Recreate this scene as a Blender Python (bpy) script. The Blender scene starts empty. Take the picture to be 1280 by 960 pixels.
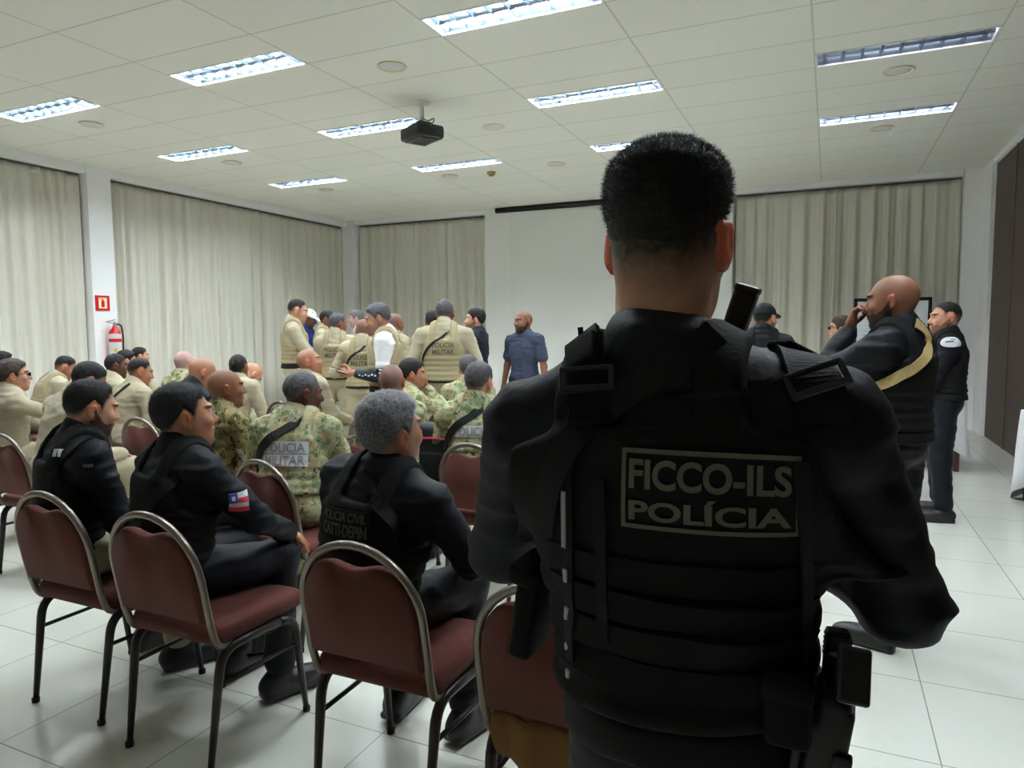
import bpy, bmesh, math, random
import numpy as np
from mathutils import Vector, Matrix
from mathutils.bvhtree import BVHTree
rnd = random.Random(7)
PI = math.pi
SC = bpy.context.scene
COL = SC.collection
R_ = math.radians

# ------------------------------------------------------------------ camera
CAM_F, CAM_YAW, CAM_PITCH, CAM_ROLL, CAM_H = 869.36, -.4278397, -.0794658, -.0055611, 1.46
CEIL = CAM_H + 2.1596
def cam_axes():
    cy, sy = math.cos(CAM_YAW), math.sin(CAM_YAW); cp, sp = math.cos(CAM_PITCH), math.sin(CAM_PITCH)
    c, s = math.cos(CAM_ROLL), math.sin(CAM_ROLL)
    f = Vector((sy*cp, cy*cp, sp)); r = Vector((cy, -sy, 0)); u = r.cross(f)
    return c*r + s*u, -s*r + c*u, f
CR, CU, CF = cam_axes()
cam_data = bpy.data.cameras.new('camera')
cam_data.sensor_fit = 'HORIZONTAL'; cam_data.sensor_width = 36.0
cam_data.lens = 36.0 * CAM_F / 1280.0
cam_data.clip_start = .05; cam_data.clip_end = 100
cam = bpy.data.objects.new('camera', cam_data); COL.objects.link(cam)
cam.matrix_world = Matrix(((CR.x, CU.x, -CF.x, 0), (CR.y, CU.y, -CF.y, 0), (CR.z, CU.z, -CF.z, CAM_H), (0, 0, 0, 1)))
SC.camera = cam
def ray(x, y):
    return CR*((x-640)/CAM_F) + CU*((480-y)/CAM_F) + CF
def at_y(x, y, Y):
    d = ray(x, y); return Vector((0, 0, CAM_H)) + d*(Y/d.y)

# ------------------------------------------------------------------ materials
MATS = {}
def mat(name, col, rough=.6, metal=0.0, emit=None, estr=0.0, bump=0.0, bscale=200.0, mottle=0.0, mscale=8.0, spec=.5, sheen=0.0):
    m = bpy.data.materials.new(name); m.use_nodes = True
    nt = m.node_tree; b = nt.nodes['Principled BSDF']
    b.inputs['Base Color'].default_value = (*col, 1); b.inputs['Roughness'].default_value = rough
    b.inputs['Metallic'].default_value = metal; b.inputs['Specular IOR Level'].default_value = spec
    if sheen:
        b.inputs['Sheen Weight'].default_value = sheen
    if emit:
        b.inputs['Emission Color'].default_value = (*emit, 1); b.inputs['Emission Strength'].default_value = estr
    if bump or mottle:
        tc = nt.nodes.new('ShaderNodeTexCoord')
        if bump:
            n = nt.nodes.new('ShaderNodeTexNoise'); n.inputs['Scale'].default_value = bscale; n.inputs['Detail'].default_value = 3
            nt.links.new(tc.outputs['Object'], n.inputs['Vector'])
            bp = nt.nodes.new('ShaderNodeBump'); bp.inputs['Strength'].default_value = bump; bp.inputs['Distance'].default_value = .004
            nt.links.new(n.outputs['Fac'], bp.inputs['Height']); nt.links.new(bp.outputs['Normal'], b.inputs['Normal'])
        if mottle:
            n2 = nt.nodes.new('ShaderNodeTexNoise'); n2.inputs['Scale'].default_value = mscale; n2.inputs['Detail'].default_value = 4
            nt.links.new(tc.outputs['Object'], n2.inputs['Vector'])
            mx = nt.nodes.new('ShaderNodeMix'); mx.data_type = 'RGBA'
            mx.inputs['A'].default_value = (*[c*(1-mottle) for c in col], 1); mx.inputs['B'].default_value = (*[min(1, c*(1+mottle)) for c in col], 1)
            nt.links.new(n2.outputs['Fac'], mx.inputs['Factor']); nt.links.new(mx.outputs['Result'], b.inputs['Base Color'])
    MATS[name] = m
    return m
def sr(r, g, b):     # sRGB 0-255 -> linear
    f = lambda c: (c/255/12.92) if c <= 10 else ((c/255+.055)/1.055)**2.4
    return (f(r), f(g), f(b))

def attr_mat(name, rough=.5, bump=.15, bscale=260, spec=.4):
    m = mat(name, (.5, .5, .5), rough, bump=bump, bscale=bscale, spec=spec)
    nt = m.node_tree; a = nt.nodes.new('ShaderNodeAttribute'); a.attribute_name = 'Col'
    nt.links.new(a.outputs['Color'], nt.nodes['Principled BSDF'].inputs['Base Color'])
    return m
M_SKIN = attr_mat('skin', .5, .12, 300, .35)
_b = M_SKIN.node_tree.nodes['Principled BSDF']; _b.inputs['Subsurface Weight'].default_value = .18; _b.inputs['Subsurface Radius'].default_value = (1, .3, .15); _b.inputs['Subsurface Scale'].default_value = .008

def camo_mat(name, cols, cell=.012, scale=9.0):
    m = mat(name, cols[0], .9, spec=.2)
    nt = m.node_tree; b = nt.nodes['Principled BSDF']
    tc = nt.nodes.new('ShaderNodeTexCoord')
    sn = nt.nodes.new('ShaderNodeVectorMath'); sn.operation = 'SNAP'; sn.inputs[1].default_value = (cell,)*3
    nt.links.new(tc.outputs['Object'], sn.inputs[0])
    prev = None
    for i, (c, th, sc) in enumerate(zip(cols[1:], (.52, .56, .62), (scale, scale*1.25, scale*1.7))):
        mp = nt.nodes.new('ShaderNodeVectorMath'); mp.operation = 'ADD'; mp.inputs[1].default_value = (3.1*i+1, 7.7*i, 1.3*i)
        nt.links.new(sn.outputs[0], mp.inputs[0])
        n = nt.nodes.new('ShaderNodeTexNoise'); n.inputs['Scale'].default_value = sc; n.inputs['Detail'].default_value = 5; n.inputs['Roughness'].default_value = .65
        nt.links.new(mp.outputs[0], n.inputs['Vector'])
        g = nt.nodes.new('ShaderNodeMath'); g.operation = 'GREATER_THAN'; g.inputs[1].default_value = th
        nt.links.new(n.outputs['Fac'], g.inputs[0])
        mx = nt.nodes.new('ShaderNodeMix'); mx.data_type = 'RGBA'
        mx.inputs['A'].default_value = (*cols[0], 1); mx.inputs['B'].default_value = (*c, 1)
        if prev: nt.links.new(prev, mx.inputs['A'])
        nt.links.new(g.outputs[0], mx.inputs['Factor']); prev = mx.outputs['Result']
    nt.links.new(prev, b.inputs['Base Color'])
    return m
M_CAMO = camo_mat('camouflage_cloth', [sr(168, 166, 132), sr(116, 130, 94), sr(164, 144, 104), sr(74, 74, 54)], .010, 17)
M_CAMO2 = camo_mat('dark_camouflage_cloth', [sr(138, 124, 88), sr(92, 96, 60), sr(62, 54, 36), sr(160, 140, 100)], .010, 16)
M_BEIGE = mat('khaki_cloth', sr(172, 162, 136), .9, bump=.25, bscale=120, mottle=.05, spec=.2, sheen=.1)
M_BVEST = mat('khaki_vest_fabric', sr(156, 144, 112), .92, bump=.4, bscale=90, mottle=.07, spec=.2)
M_TAN = mat('brown_tan_cloth', sr(128, 92, 52), .9, bump=.3, bscale=60, mottle=.1, spec=.2)
M_BLACK = mat('black_navy_cloth', sr(20, 22, 28), .6, bump=.3, bscale=70, mottle=.15, spec=.2)
M_BVST2 = mat('black_vest_fabric', sr(27, 28, 27), .75, bump=.3, bscale=140, mottle=.1, spec=.12)
M_WEB = mat('black_webbing', sr(25, 26, 26), .65, bump=.3, bscale=260, spec=.16)
M_NAVY = mat('navy_polo_cloth', sr(58, 64, 82), .85, bump=.3, bscale=80, mottle=.1, spec=.2)
M_TEE = mat('black_tee_cloth', sr(32, 34, 42), .85, bump=.3, bscale=80, spec=.2)
M_WHITE = mat('white_cloth', sr(236, 236, 238), .85, bump=.2, bscale=80, spec=.2)
M_DSLEEVE = mat('dark_arm_sleeve', sr(38, 42, 52), .7, spec=.3)
M_BLUE = mat('blue_cloth', sr(42, 56, 120), .85, spec=.2)
M_JEAN = mat('dark_jean_cloth', sr(40, 44, 58), .85, bump=.3, bscale=120, spec=.2)
M_BOOT = mat('black_boot_leather', sr(28, 28, 29), .45, spec=.45, bump=.2, bscale=60)
M_TBOOT = mat('tan_boot_suede', sr(150, 118, 76), .8, spec=.3, bump=.2, bscale=60)
M_PLAST = mat('black_polymer', sr(18, 18, 19), .42, spec=.5)
M_GUN = mat('gun_metal', sr(34, 35, 38), .35, metal=.6)
M_STEEL = mat('bright_steel', sr(190, 190, 195), .3, metal=.9)
M_GREYTXT = mat('grey_embroidery', sr(112, 106, 92), .85, spec=.2)
M_PATCH = mat('dark_patch_cloth', sr(30, 30, 31), .9, bump=.3, bscale=300, spec=.2)
M_DKTXT = mat('dark_green_lettering', sr(92, 92, 76), .9, spec=.2)
M_OLTXT = mat('dull_olive_lettering', sr(84, 85, 80), .9, spec=.2)
M_WPATCH = mat('white_patch_cloth', sr(212, 214, 216), .9, spec=.2)
M_TANWEB = mat('khaki_sling_webbing', sr(190, 166, 110), .8, bump=.4, bscale=200, spec=.3)
M_RED = mat('red_paint', sr(205, 24, 24), .35, spec=.5)
M_REDCL = mat('red_stripe', sr(200, 50, 70), .8)
M_BLUECL = mat('blue_stripe', sr(60, 80, 160), .8)
M_PINK = mat('pink_piping', sr(225, 60, 110), .7)
M_GLASS = mat('dark_lens', sr(20, 20, 24), .12, spec=.6)
M_PHONE = mat('phone_body', sr(210, 212, 216), .3, spec=.5)

def hair_mat(name, c1, c2, scale=160):
    m = mat(name, c1, .62, bump=.5, bscale=scale*2.2, spec=.3)
    nt = m.node_tree; b = nt.nodes['Principled BSDF']
    tc = nt.nodes.new('ShaderNodeTexCoord'); n = nt.nodes.new('ShaderNodeTexNoise'); n.inputs['Scale'].default_value = scale*2.4; n.inputs['Detail'].default_value = 3
    nt.links.new(tc.outputs['Object'], n.inputs['Vector'])
    cr = nt.nodes.new('ShaderNodeValToRGB'); cr.color_ramp.elements[0].color = (*c1, 1); cr.color_ramp.elements[1].color = (*c2, 1)
    cr.color_ramp.elements[0].position = .42; cr.color_ramp.elements[1].position = .66
    nt.links.new(n.outputs['Fac'], cr.inputs['Fac']); nt.links.new(cr.outputs['Color'], b.inputs['Base Color'])
    return m
M_HBLACK = hair_mat('black_hair', sr(18, 16, 16), sr(38, 34, 33))
M_HGREY = hair_mat('grey_hair', sr(82, 82, 84), sr(140, 140, 142), 100)
M_HSILV = mat('silver_hair', sr(176, 176, 178), .5, spec=.35)
M_HGREY2 = hair_mat('greying_hair', sr(62, 60, 64), sr(98, 96, 100), 120)
M_HBROWN = hair_mat('dark_brown_hair', sr(44, 34, 30), sr(86, 70, 62))

# ------------------------------------------------------------------ scene-graph helpers
def tag(o, label=None, cat=None, group=None, kind=None):
    if label: o['label'] = label
    if cat: o['category'] = cat
    if group: o['group'] = group
    if kind: o['kind'] = kind
    return o
def empty(name, loc=(0, 0, 0), rz=0.0, label=None, cat=None, group=None):
    o = bpy.data.objects.new(name, None); COL.objects.link(o)
    o.empty_display_size = .1; o.location = loc; o.rotation_euler = (0, 0, rz)
    return tag(o, label, cat, group)
def link(name, me, mats, parent=None, smooth=True):
    for m in (mats if isinstance(mats, (list, tuple)) else [mats]): me.materials.append(m)
    if smooth and len(me.polygons): me.polygons.foreach_set('use_smooth', [True]*len(me.polygons))
    o = bpy.data.objects.new(name, me); COL.objects.link(o)
    if parent: o.parent = parent
    return o
def obj(name, bm, mats, parent=None, smooth=False):
    bmesh.ops.recalc_face_normals(bm, faces=bm.faces)
    me = bpy.data.meshes.new(name); bm.to_mesh(me); bm.free()
    return link(name, me, mats, parent, smooth)
def np_mesh(name, V, F):
    me = bpy.data.meshes.new(name)
    F = np.asarray(F, np.int32); n = len(F); k = F.shape[1] if n else 4
    me.vertices.add(len(V)); me.vertices.foreach_set('co', np.asarray(V, np.float32).ravel())
    me.loops.add(n*k); me.loops.foreach_set('vertex_index', F.ravel())
    me.polygons.add(n); me.polygons.foreach_set('loop_start', np.arange(0, n*k, k, dtype=np.int32))
    me.update(calc_edges=True)
    return me
def copy_tree(o, parent=None):
    c = o.copy(); COL.objects.link(c)
    if parent: c.parent = parent
    for ch in list(o.children): copy_tree(ch, c)
    return c

def bx(bm, c, s, rot=None, bevel=0.0, seg=2, mi=0):
    """box centred at c with full size s"""
    r = bmesh.ops.create_cube(bm, size=1.0)
    vs = r['verts']
    M = Matrix.Translation(c) @ (rot.to_4x4() if rot is not None else Matrix.Identity(4)) @ Matrix.Diagonal((*s, 1))
    bmesh.ops.transform(bm, matrix=M, verts=vs)
    fs = list({f for v in vs for f in v.link_faces})
    for f in fs: f.material_index = mi
    if bevel > 0:
        es = list({e for v in vs for e in v.link_edges})
        r2 = bmesh.ops.bevel(bm, geom=es, offset=bevel, segments=seg, affect='EDGES', profile=.5)
        for f in r2['faces']: f.material_index = mi
    return bm
def box(name, c, s, m, parent=None, bevel=0.0, rot=None, smooth=False):
    bm = bmesh.new(); bx(bm, c, s, rot, bevel); return obj(name, bm, m, parent, smooth)
def frame_from(d, up=Vector((0, 0, 1))):
    d = d.normalized()
    if abs(d.dot(up)) > .98: up = Vector((0, 1, 0))
    x = up.cross(d).normalized(); y = d.cross(x)
    return x, y
def sweep(bm, pts, radii, n=10, caps=True, flat=None, closed=False):
    """tube along pts; radii a number or list"""
    pts = [Vector(p) for p in pts]
    if not isinstance(radii, (list, tuple)): radii = [radii]*len(pts)
    rings = []; px = None
    N = len(pts)
    for i, p in enumerate(pts):
        if closed: d = pts[(i+1) % N]-pts[i-1]
        else: d = pts[min(i+1, N-1)]-pts[max(i-1, 0)]
        d.normalize()
        if px is None: x, y = frame_from(d)
        else:
            x = (px - d*px.dot(d)).normalized(); y = d.cross(x)
        px = x
        fx, fy = flat if flat else (1, 1)
        rings.append([bm.verts.new(p + x*(radii[i]*fx*math.cos(2*PI*k/n)) + y*(radii[i]*fy*math.sin(2*PI*k/n))) for k in range(n)])
    for i in range(N if closed else N-1):
        a, b = rings[i], rings[(i+1) % N]
        for k in range(n): bm.faces.new((a[k], a[(k+1) % n], b[(k+1) % n], b[k]))
    if caps and not closed:
        bm.faces.new(list(reversed(rings[0]))); bm.faces.new(rings[-1])
    return bm
def lathe(bm, prof, c=(0, 0, 0), n=24, axis='Z'):
    rings = []
    for r, z in prof:
        ring = []
        for k in range(n):
            a = 2*PI*k/n
            v = (r*math.cos(a), r*math.sin(a), z) if axis == 'Z' else ((r*math.cos(a), z, r*math.sin(a)) if axis == 'Y' else (z, r*math.cos(a), r*math.sin(a)))
            ring.append(bm.verts.new(Vector(c)+Vector(v)))
        rings.append(ring)
    for i in range(len(rings)-1):
        for k in range(n): bm.faces.new((rings[i][k], rings[i][(k+1) % n], rings[i+1][(k+1) % n], rings[i+1][k]))
    bm.faces.new(list(reversed(rings[0]))); bm.faces.new(rings[-1])
    return bm
def arc_pts(pts, r, n=5):
    """round the corners of a polyline"""
    pts = [Vector(p) for p in pts]; out = [pts[0]]
    for i in range(1, len(pts)-1):
        a = (pts[i-1]-pts[i]); b = (pts[i+1]-pts[i]); rr = min(r, a.length*.49, b.length*.49)
        a = pts[i]+a.normalized()*rr; b = pts[i]+b.normalized()*rr
        for k in range(n+1):
            t = k/n; out.append(a*(1-t)**2 + pts[i]*2*t*(1-t) + b*t*t)
    return out+[pts[-1]]

TXT_CACHE = {}
def text_mesh(s, bold=.012, ext=.0):
    key = (s, bold, ext)
    if key not in TXT_CACHE:
        cu = bpy.data.curves.new('lettering', 'FONT'); cu.body = s; cu.size = 1; cu.offset = bold; cu.extrude = ext; cu.resolution_u = 4
        ob = bpy.data.objects.new('lettering', cu)
        me = bpy.data.meshes.new_from_object(ob)
        V = np.array([v.co[:] for v in me.vertices]); P = [tuple(p.vertices) for p in me.polygons]
        bpy.data.objects.remove(ob); bpy.data.curves.remove(cu); bpy.data.meshes.remove(me)
        TXT_CACHE[key] = (V, P)
    return TXT_CACHE[key]
# ------------------------------------------------------------------ implicit-surface modeller (smooth continuous bodies and clothes)
class Grid:
    def __init__(s, boxes):
        lo = np.min([b[0] for b in boxes], 0); hi = np.max([b[1] for b in boxes], 0)
        s.ax = []
        for a in range(3):
            x = lo[a]; out = [x]
            while x < hi[a]:
                h = min([b[2] for b in boxes if b[0][a]-1e-6 <= x < b[1][a]] or [.02])
                x += h; out.append(x)
            s.ax.append(np.array(out, np.float32))
        s.shape = tuple(len(a) for a in s.ax)
    def new(s): return np.full(s.shape, .5, np.float32)
    def sub(s, lo, hi):
        sl = []
        for a in range(3):
            i = int(np.searchsorted(s.ax[a], lo[a])); j = int(np.searchsorted(s.ax[a], hi[a], 'right'))
            if j <= i: return None
            sl.append(slice(i, j))
        return tuple(sl)
    def co(s, sl=None):
        if sl is None: sl = (slice(None),)*3
        return s.ax[0][sl[0]][:, None, None], s.ax[1][sl[1]][None, :, None], s.ax[2][sl[2]][None, None, :]
def smin(a, b, k):
    h = np.maximum(k-np.abs(a-b), 0)/k
    return np.minimum(a, b)-h*h*k*.25
def smax(a, b, k): return -smin(-a, -b, k)
class Cone:
    def __init__(s, a, b, ra, rb, k=.02, flat=None):
        s.a = np.array(a, float); s.b = np.array(b, float); s.ra, s.rb, s.k, s.flat = ra, rb, k, flat
    def box(s, m):
        r = max(s.ra, s.rb)+m
        return np.minimum(s.a, s.b)-r, np.maximum(s.a, s.b)+r
    def ev(s, X, Y, Z, inf=0.0):
        P = [X-s.a[0], Y-s.a[1], Z-s.a[2]]; ba = s.b-s.a; sc = 1.0
        if s.flat is not None:
            n, f = s.flat; n = np.array(n, float); n /= np.linalg.norm(n)
            q = (P[0]*n[0]+P[1]*n[1]+P[2]*n[2])*(1/f-1)
            P = [P[i]+q*n[i] for i in range(3)]; ba = ba+n*ba.dot(n)*(1/f-1); sc = math.sqrt(f)
        bb = max(ba.dot(ba), 1e-9)
        t = np.clip((P[0]*ba[0]+P[1]*ba[1]+P[2]*ba[2])/bb, 0, 1)
        d = np.sqrt((P[0]-t*ba[0])**2+(P[1]-t*ba[1])**2+(P[2]-t*ba[2])**2)
        return (d-(s.ra+t*(s.rb-s.ra)))*sc-inf
class Ell:
    def __init__(s, c, r, R=None, k=.03):
        s.c = np.array(c, float); s.r = np.array(r, float); s.R = np.eye(3) if R is None else np.array(R, float); s.k = k
    def box(s, m):
        e = np.sqrt(((s.R*s.r[None, :])**2).sum(1))+m
        return s.c-e, s.c+e
    def ev(s, X, Y, Z, inf=0.0):
        P = [X-s.c[0], Y-s.c[1], Z-s.c[2]]
        q = [P[0]*s.R[0, i]+P[1]*s.R[1, i]+P[2]*s.R[2, i] for i in range(3)]
        k1 = np.sqrt(sum((q[i]/s.r[i])**2 for i in range(3))); k2 = np.sqrt(sum((q[i]/s.r[i]**2)**2 for i in range(3)))
        return k1*(k1-1)/np.maximum(k2, 1e-6)-inf
class RBox:
    def __init__(s, c, h, R=None, rad=.01, k=.006):
        s.c = np.array(c, float); s.h = np.array(h, float); s.R = np.eye(3) if R is None else np.array(R, float); s.rad = rad; s.k = k
    def box(s, m):
        e = (np.abs(s.R)*s.h[None, :]).sum(1)+m
        return s.c-e, s.c+e
    def ev(s, X, Y, Z, inf=0.0):
        P = [X-s.c[0], Y-s.c[1], Z-s.c[2]]
        q = [np.abs(P[0]*s.R[0, i]+P[1]*s.R[1, i]+P[2]*s.R[2, i])-s.h[i]+s.rad for i in range(3)]
        return np.sqrt(sum(np.maximum(a, 0)**2 for a in q))+np.minimum(np.maximum(np.maximum(q[0], q[1]), q[2]), 0)-s.rad-inf
def add(g, F, prims, inf=0.0, sub=False):
    for p in prims:
        lo, hi = p.box(inf+p.k+.05); sl = g.sub(lo, hi)
        if sl is None: continue
        d = p.ev(*g.co(sl), inf).astype(np.float32)
        F[sl] = smax(F[sl], -d, p.k) if sub else smin(F[sl], d, p.k)
    return F
def nets(g, F):
    S = F < 0
    c = np.zeros(tuple(n-1 for n in F.shape), np.int8)
    for dx in (0, 1):
        for dy in (0, 1):
            for dz in (0, 1): c += S[dx:dx+c.shape[0], dy:dy+c.shape[1], dz:dz+c.shape[2]]
    I, J, K = np.nonzero((c > 0) & (c < 8))
    idx = np.full(c.shape, -1, np.int32); idx[I, J, K] = np.arange(len(I))
    v = {}; 
    for dx in (0, 1):
        for dy in (0, 1):
            for dz in (0, 1): v[dx, dy, dz] = F[I+dx, J+dy, K+dz]
    xs = [(g.ax[0][I], g.ax[0][I+1]), (g.ax[1][J], g.ax[1][J+1]), (g.ax[2][K], g.ax[2][K+1])]
    acc = np.zeros((len(I), 3)); cnt = np.zeros(len(I))
    for a in range(3):
        for o1 in (0, 1):
            for o2 in (0, 1):
                k0 = [o1, o2]; k0.insert(a, 0); k1 = list(k0); k1[a] = 1
                a0, a1 = v[tuple(k0)], v[tuple(k1)]
                m = (a0 < 0) != (a1 < 0)
                t = np.where(m, a0/np.where(m, a0-a1, 1), 0)
                for ax in range(3):
                    p = xs[ax][k0[ax]] if ax != a else xs[ax][0]+t*(xs[ax][1]-xs[ax][0])
                    acc[:, ax] += np.where(m, p, 0)
                cnt += m
    V = acc/cnt[:, None]
    Q = []
    for a in range(3):
        s0 = [slice(None)]*3; s1 = [slice(None)]*3
        s0[a] = slice(0, -1); s1[a] = slice(1, None)
        b, d = [x for x in range(3) if x != a]
        for s in (s0, s1): s[b] = slice(1, -1); s[d] = slice(1, -1)
        A, B = S[tuple(s0)], S[tuple(s1)]
        E = np.array(np.nonzero(A != B)); 
        if E.shape[1] == 0: continue
        inside = A[tuple(E)]
        i = E.copy(); i[b] += 1; i[d] += 1
        def cell(ob, od):
            q = i.copy(); q[b] += ob; q[d] += od; return idx[tuple(q)]
        q = np.stack([cell(-1, -1), cell(0, -1), cell(0, 0), cell(-1, 0)], 1)
        flip = inside if a != 1 else ~inside
        q[~flip] = q[~flip][:, ::-1]
        Q.append(q)
    Q = np.concatenate(Q); Q = Q[(Q >= 0).all(1)]
    return V, Q
def biggest(V, Q):
    """keep the largest connected surface"""
    par = np.arange(len(V))
    for _ in range(60):
        m = par[Q].min(1); new = par.copy()
        for k in range(4): np.minimum.at(new, Q[:, k], m)
        new = new[new]
        if (new == par).all(): break
        par = new
    for _ in range(400):
        m = par[Q].min(1); new = par.copy()
        for k in range(4): np.minimum.at(new, Q[:, k], m)
        new = new[new][new]
        if (new == par).all(): break
        par = new
    lab, n = np.unique(par[Q[:, 0]], return_counts=True)
    best = lab[n.argmax()]
    Q = Q[par[Q[:, 0]] == best]
    used = np.unique(Q); re = np.full(len(V), -1); re[used] = np.arange(len(used))
    return V[used], re[Q]
def hash3(i, j, k, seed):
    n = (i*374761393+j*668265263+k*2147483647+seed*1274126177) & 0xffffffff
    n = ((n ^ (n >> 13))*1274126177) & 0xffffffff
    return ((n ^ (n >> 16)) & 0xffff)/65535.0
def vnoise(P, sc, seed=0):
    q = np.asarray(P)/np.asarray(sc); i = np.floor(q).astype(np.int64); f = q-i; f = f*f*(3-2*f); r = 0
    for dx in (0, 1):
        for dy in (0, 1):
            for dz in (0, 1):
                w = (f[:, 0] if dx else 1-f[:, 0])*(f[:, 1] if dy else 1-f[:, 1])*(f[:, 2] if dz else 1-f[:, 2])
                r = r+w*hash3(i[:, 0]+dx, i[:, 1]+dy, i[:, 2]+dz, seed)
    return r*2-1
def normals(me):
    n = np.empty(len(me.vertices)*3, np.float32); me.vertices.foreach_get('normal', n); return n.reshape(-1, 3)
def wrinkle(me, V, amp, seed, sc=(.09, .09, .035)):
    if amp <= 0: return V
    N = normals(me)
    w = (1-np.abs(vnoise(V, sc, seed))*2.2)*.6+vnoise(V, np.array(sc)*.45, seed+5)*.3+vnoise(V, np.array(sc)*2.2, seed+9)*.5
    V = V+N*(w*amp)[:, None]
    me.vertices.foreach_set('co', V.astype(np.float32).ravel()); me.update()
    return V
def surf(name, g, F, m, parent, amp=0.0, seed=0, sc=(.09, .09, .035), keep=True):
    V, Q = nets(g, F)
    if keep: V, Q = biggest(V, Q)
    me = np_mesh(name, V, Q)
    V = wrinkle(me, V, amp, seed, sc)
    o = link(name, me, m, parent)
    return o, V, Q
def set_col(me, C):
    a = me.color_attributes.new('Col', 'FLOAT_COLOR', 'POINT')
    a.data.foreach_set('color', np.concatenate([C, np.ones((len(C), 1))], 1).astype(np.float32).ravel())
def bvh_of(*objs):
    V = []; P = []
    for o in objs:
        b = len(V); me = o.data
        co = np.empty(len(me.vertices)*3, np.float32); me.vertices.foreach_get('co', co)
        V += [tuple(x) for x in co.reshape(-1, 3).tolist()]
        P += [tuple(i+b for i in p.vertices) for p in me.polygons]
    return BVHTree.FromPolygons(V, P)

def rz(a): c, s = math.cos(a), math.sin(a); return np.array([[c, -s, 0], [s, c, 0], [0, 0, 1.]])
def rx(a): c, s = math.cos(a), math.sin(a); return np.array([[1, 0, 0], [0, c, -s], [0, s, c]])
def ry(a): c, s = math.cos(a), math.sin(a); return np.array([[c, 0, s], [0, 1, 0], [-s, 0, c]])
def unit(v): v = np.asarray(v, float); return v/max(np.linalg.norm(v), 1e-9)

def ribbon(name, pts, w, t, bvh, m, parent, off=.002, up=None, n=40, lift=None, sm=4):
    """flat strap laid over a surface along pts"""
    pts = [Vector(p) for p in pts]
    L = [0]
    for a, b in zip(pts, pts[1:]): L.append(L[-1]+(b-a).length)
    P = []
    for i in range(n+1):
        d = L[-1]*i/n; k = 0
        while k < len(L)-2 and L[k+1] < d: k += 1
        f = (d-L[k])/max(1e-9, L[k+1]-L[k]); 
        p0 = pts[max(k-1, 0)]; p1 = pts[k]; p2 = pts[k+1]; p3 = pts[min(k+2, len(pts)-1)]
        P.append(.5*((2*p1)+(p2-p0)*f+(2*p0-5*p1+4*p2-p3)*f*f+(3*p1-p0-3*p2+p3)*f**3))
    S, N = [], []
    for p in P:
        if bvh:
            co, no, _, _ = bvh.find_nearest(p)
            if (p-co).dot(no) < -.0 and False: no = -no
            S.append(co+no*off); N.append(no)
        else: S.append(p); N.append(up)
    for _ in range(sm):
        N = [(N[max(i-1, 0)]+N[i]*2+N[min(i+1, n)]).normalized() for i in range(n+1)]
        S = [S[0]]+[(S[i-1]+S[i]*2+S[i+1])/4 for i in range(1, n)]+[S[-1]]
    bm = bmesh.new(); prev = None; first = None
    for i in range(n+1):
        tg = (S[min(i+1, n)]-S[max(i-1, 0)]).normalized(); sd = tg.cross(N[i]).normalized(); no = sd.cross(tg).normalized()
        if no.dot(N[i]) < 0: no = -no
        c = [S[i]+sd*w/2, S[i]+sd*w/2+no*t, S[i]-sd*w/2+no*t, S[i]-sd*w/2]
        q = [bm.verts.new(x) for x in c]
        if prev:
            for k in range(4): bm.faces.new((prev[k], prev[(k+1) % 4], q[(k+1) % 4], q[k]))
        else: first = q
        prev = q
    bm.faces.new(first); bm.faces.new(list(reversed(prev)))
    return obj(name, bm, m, parent)

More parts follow.
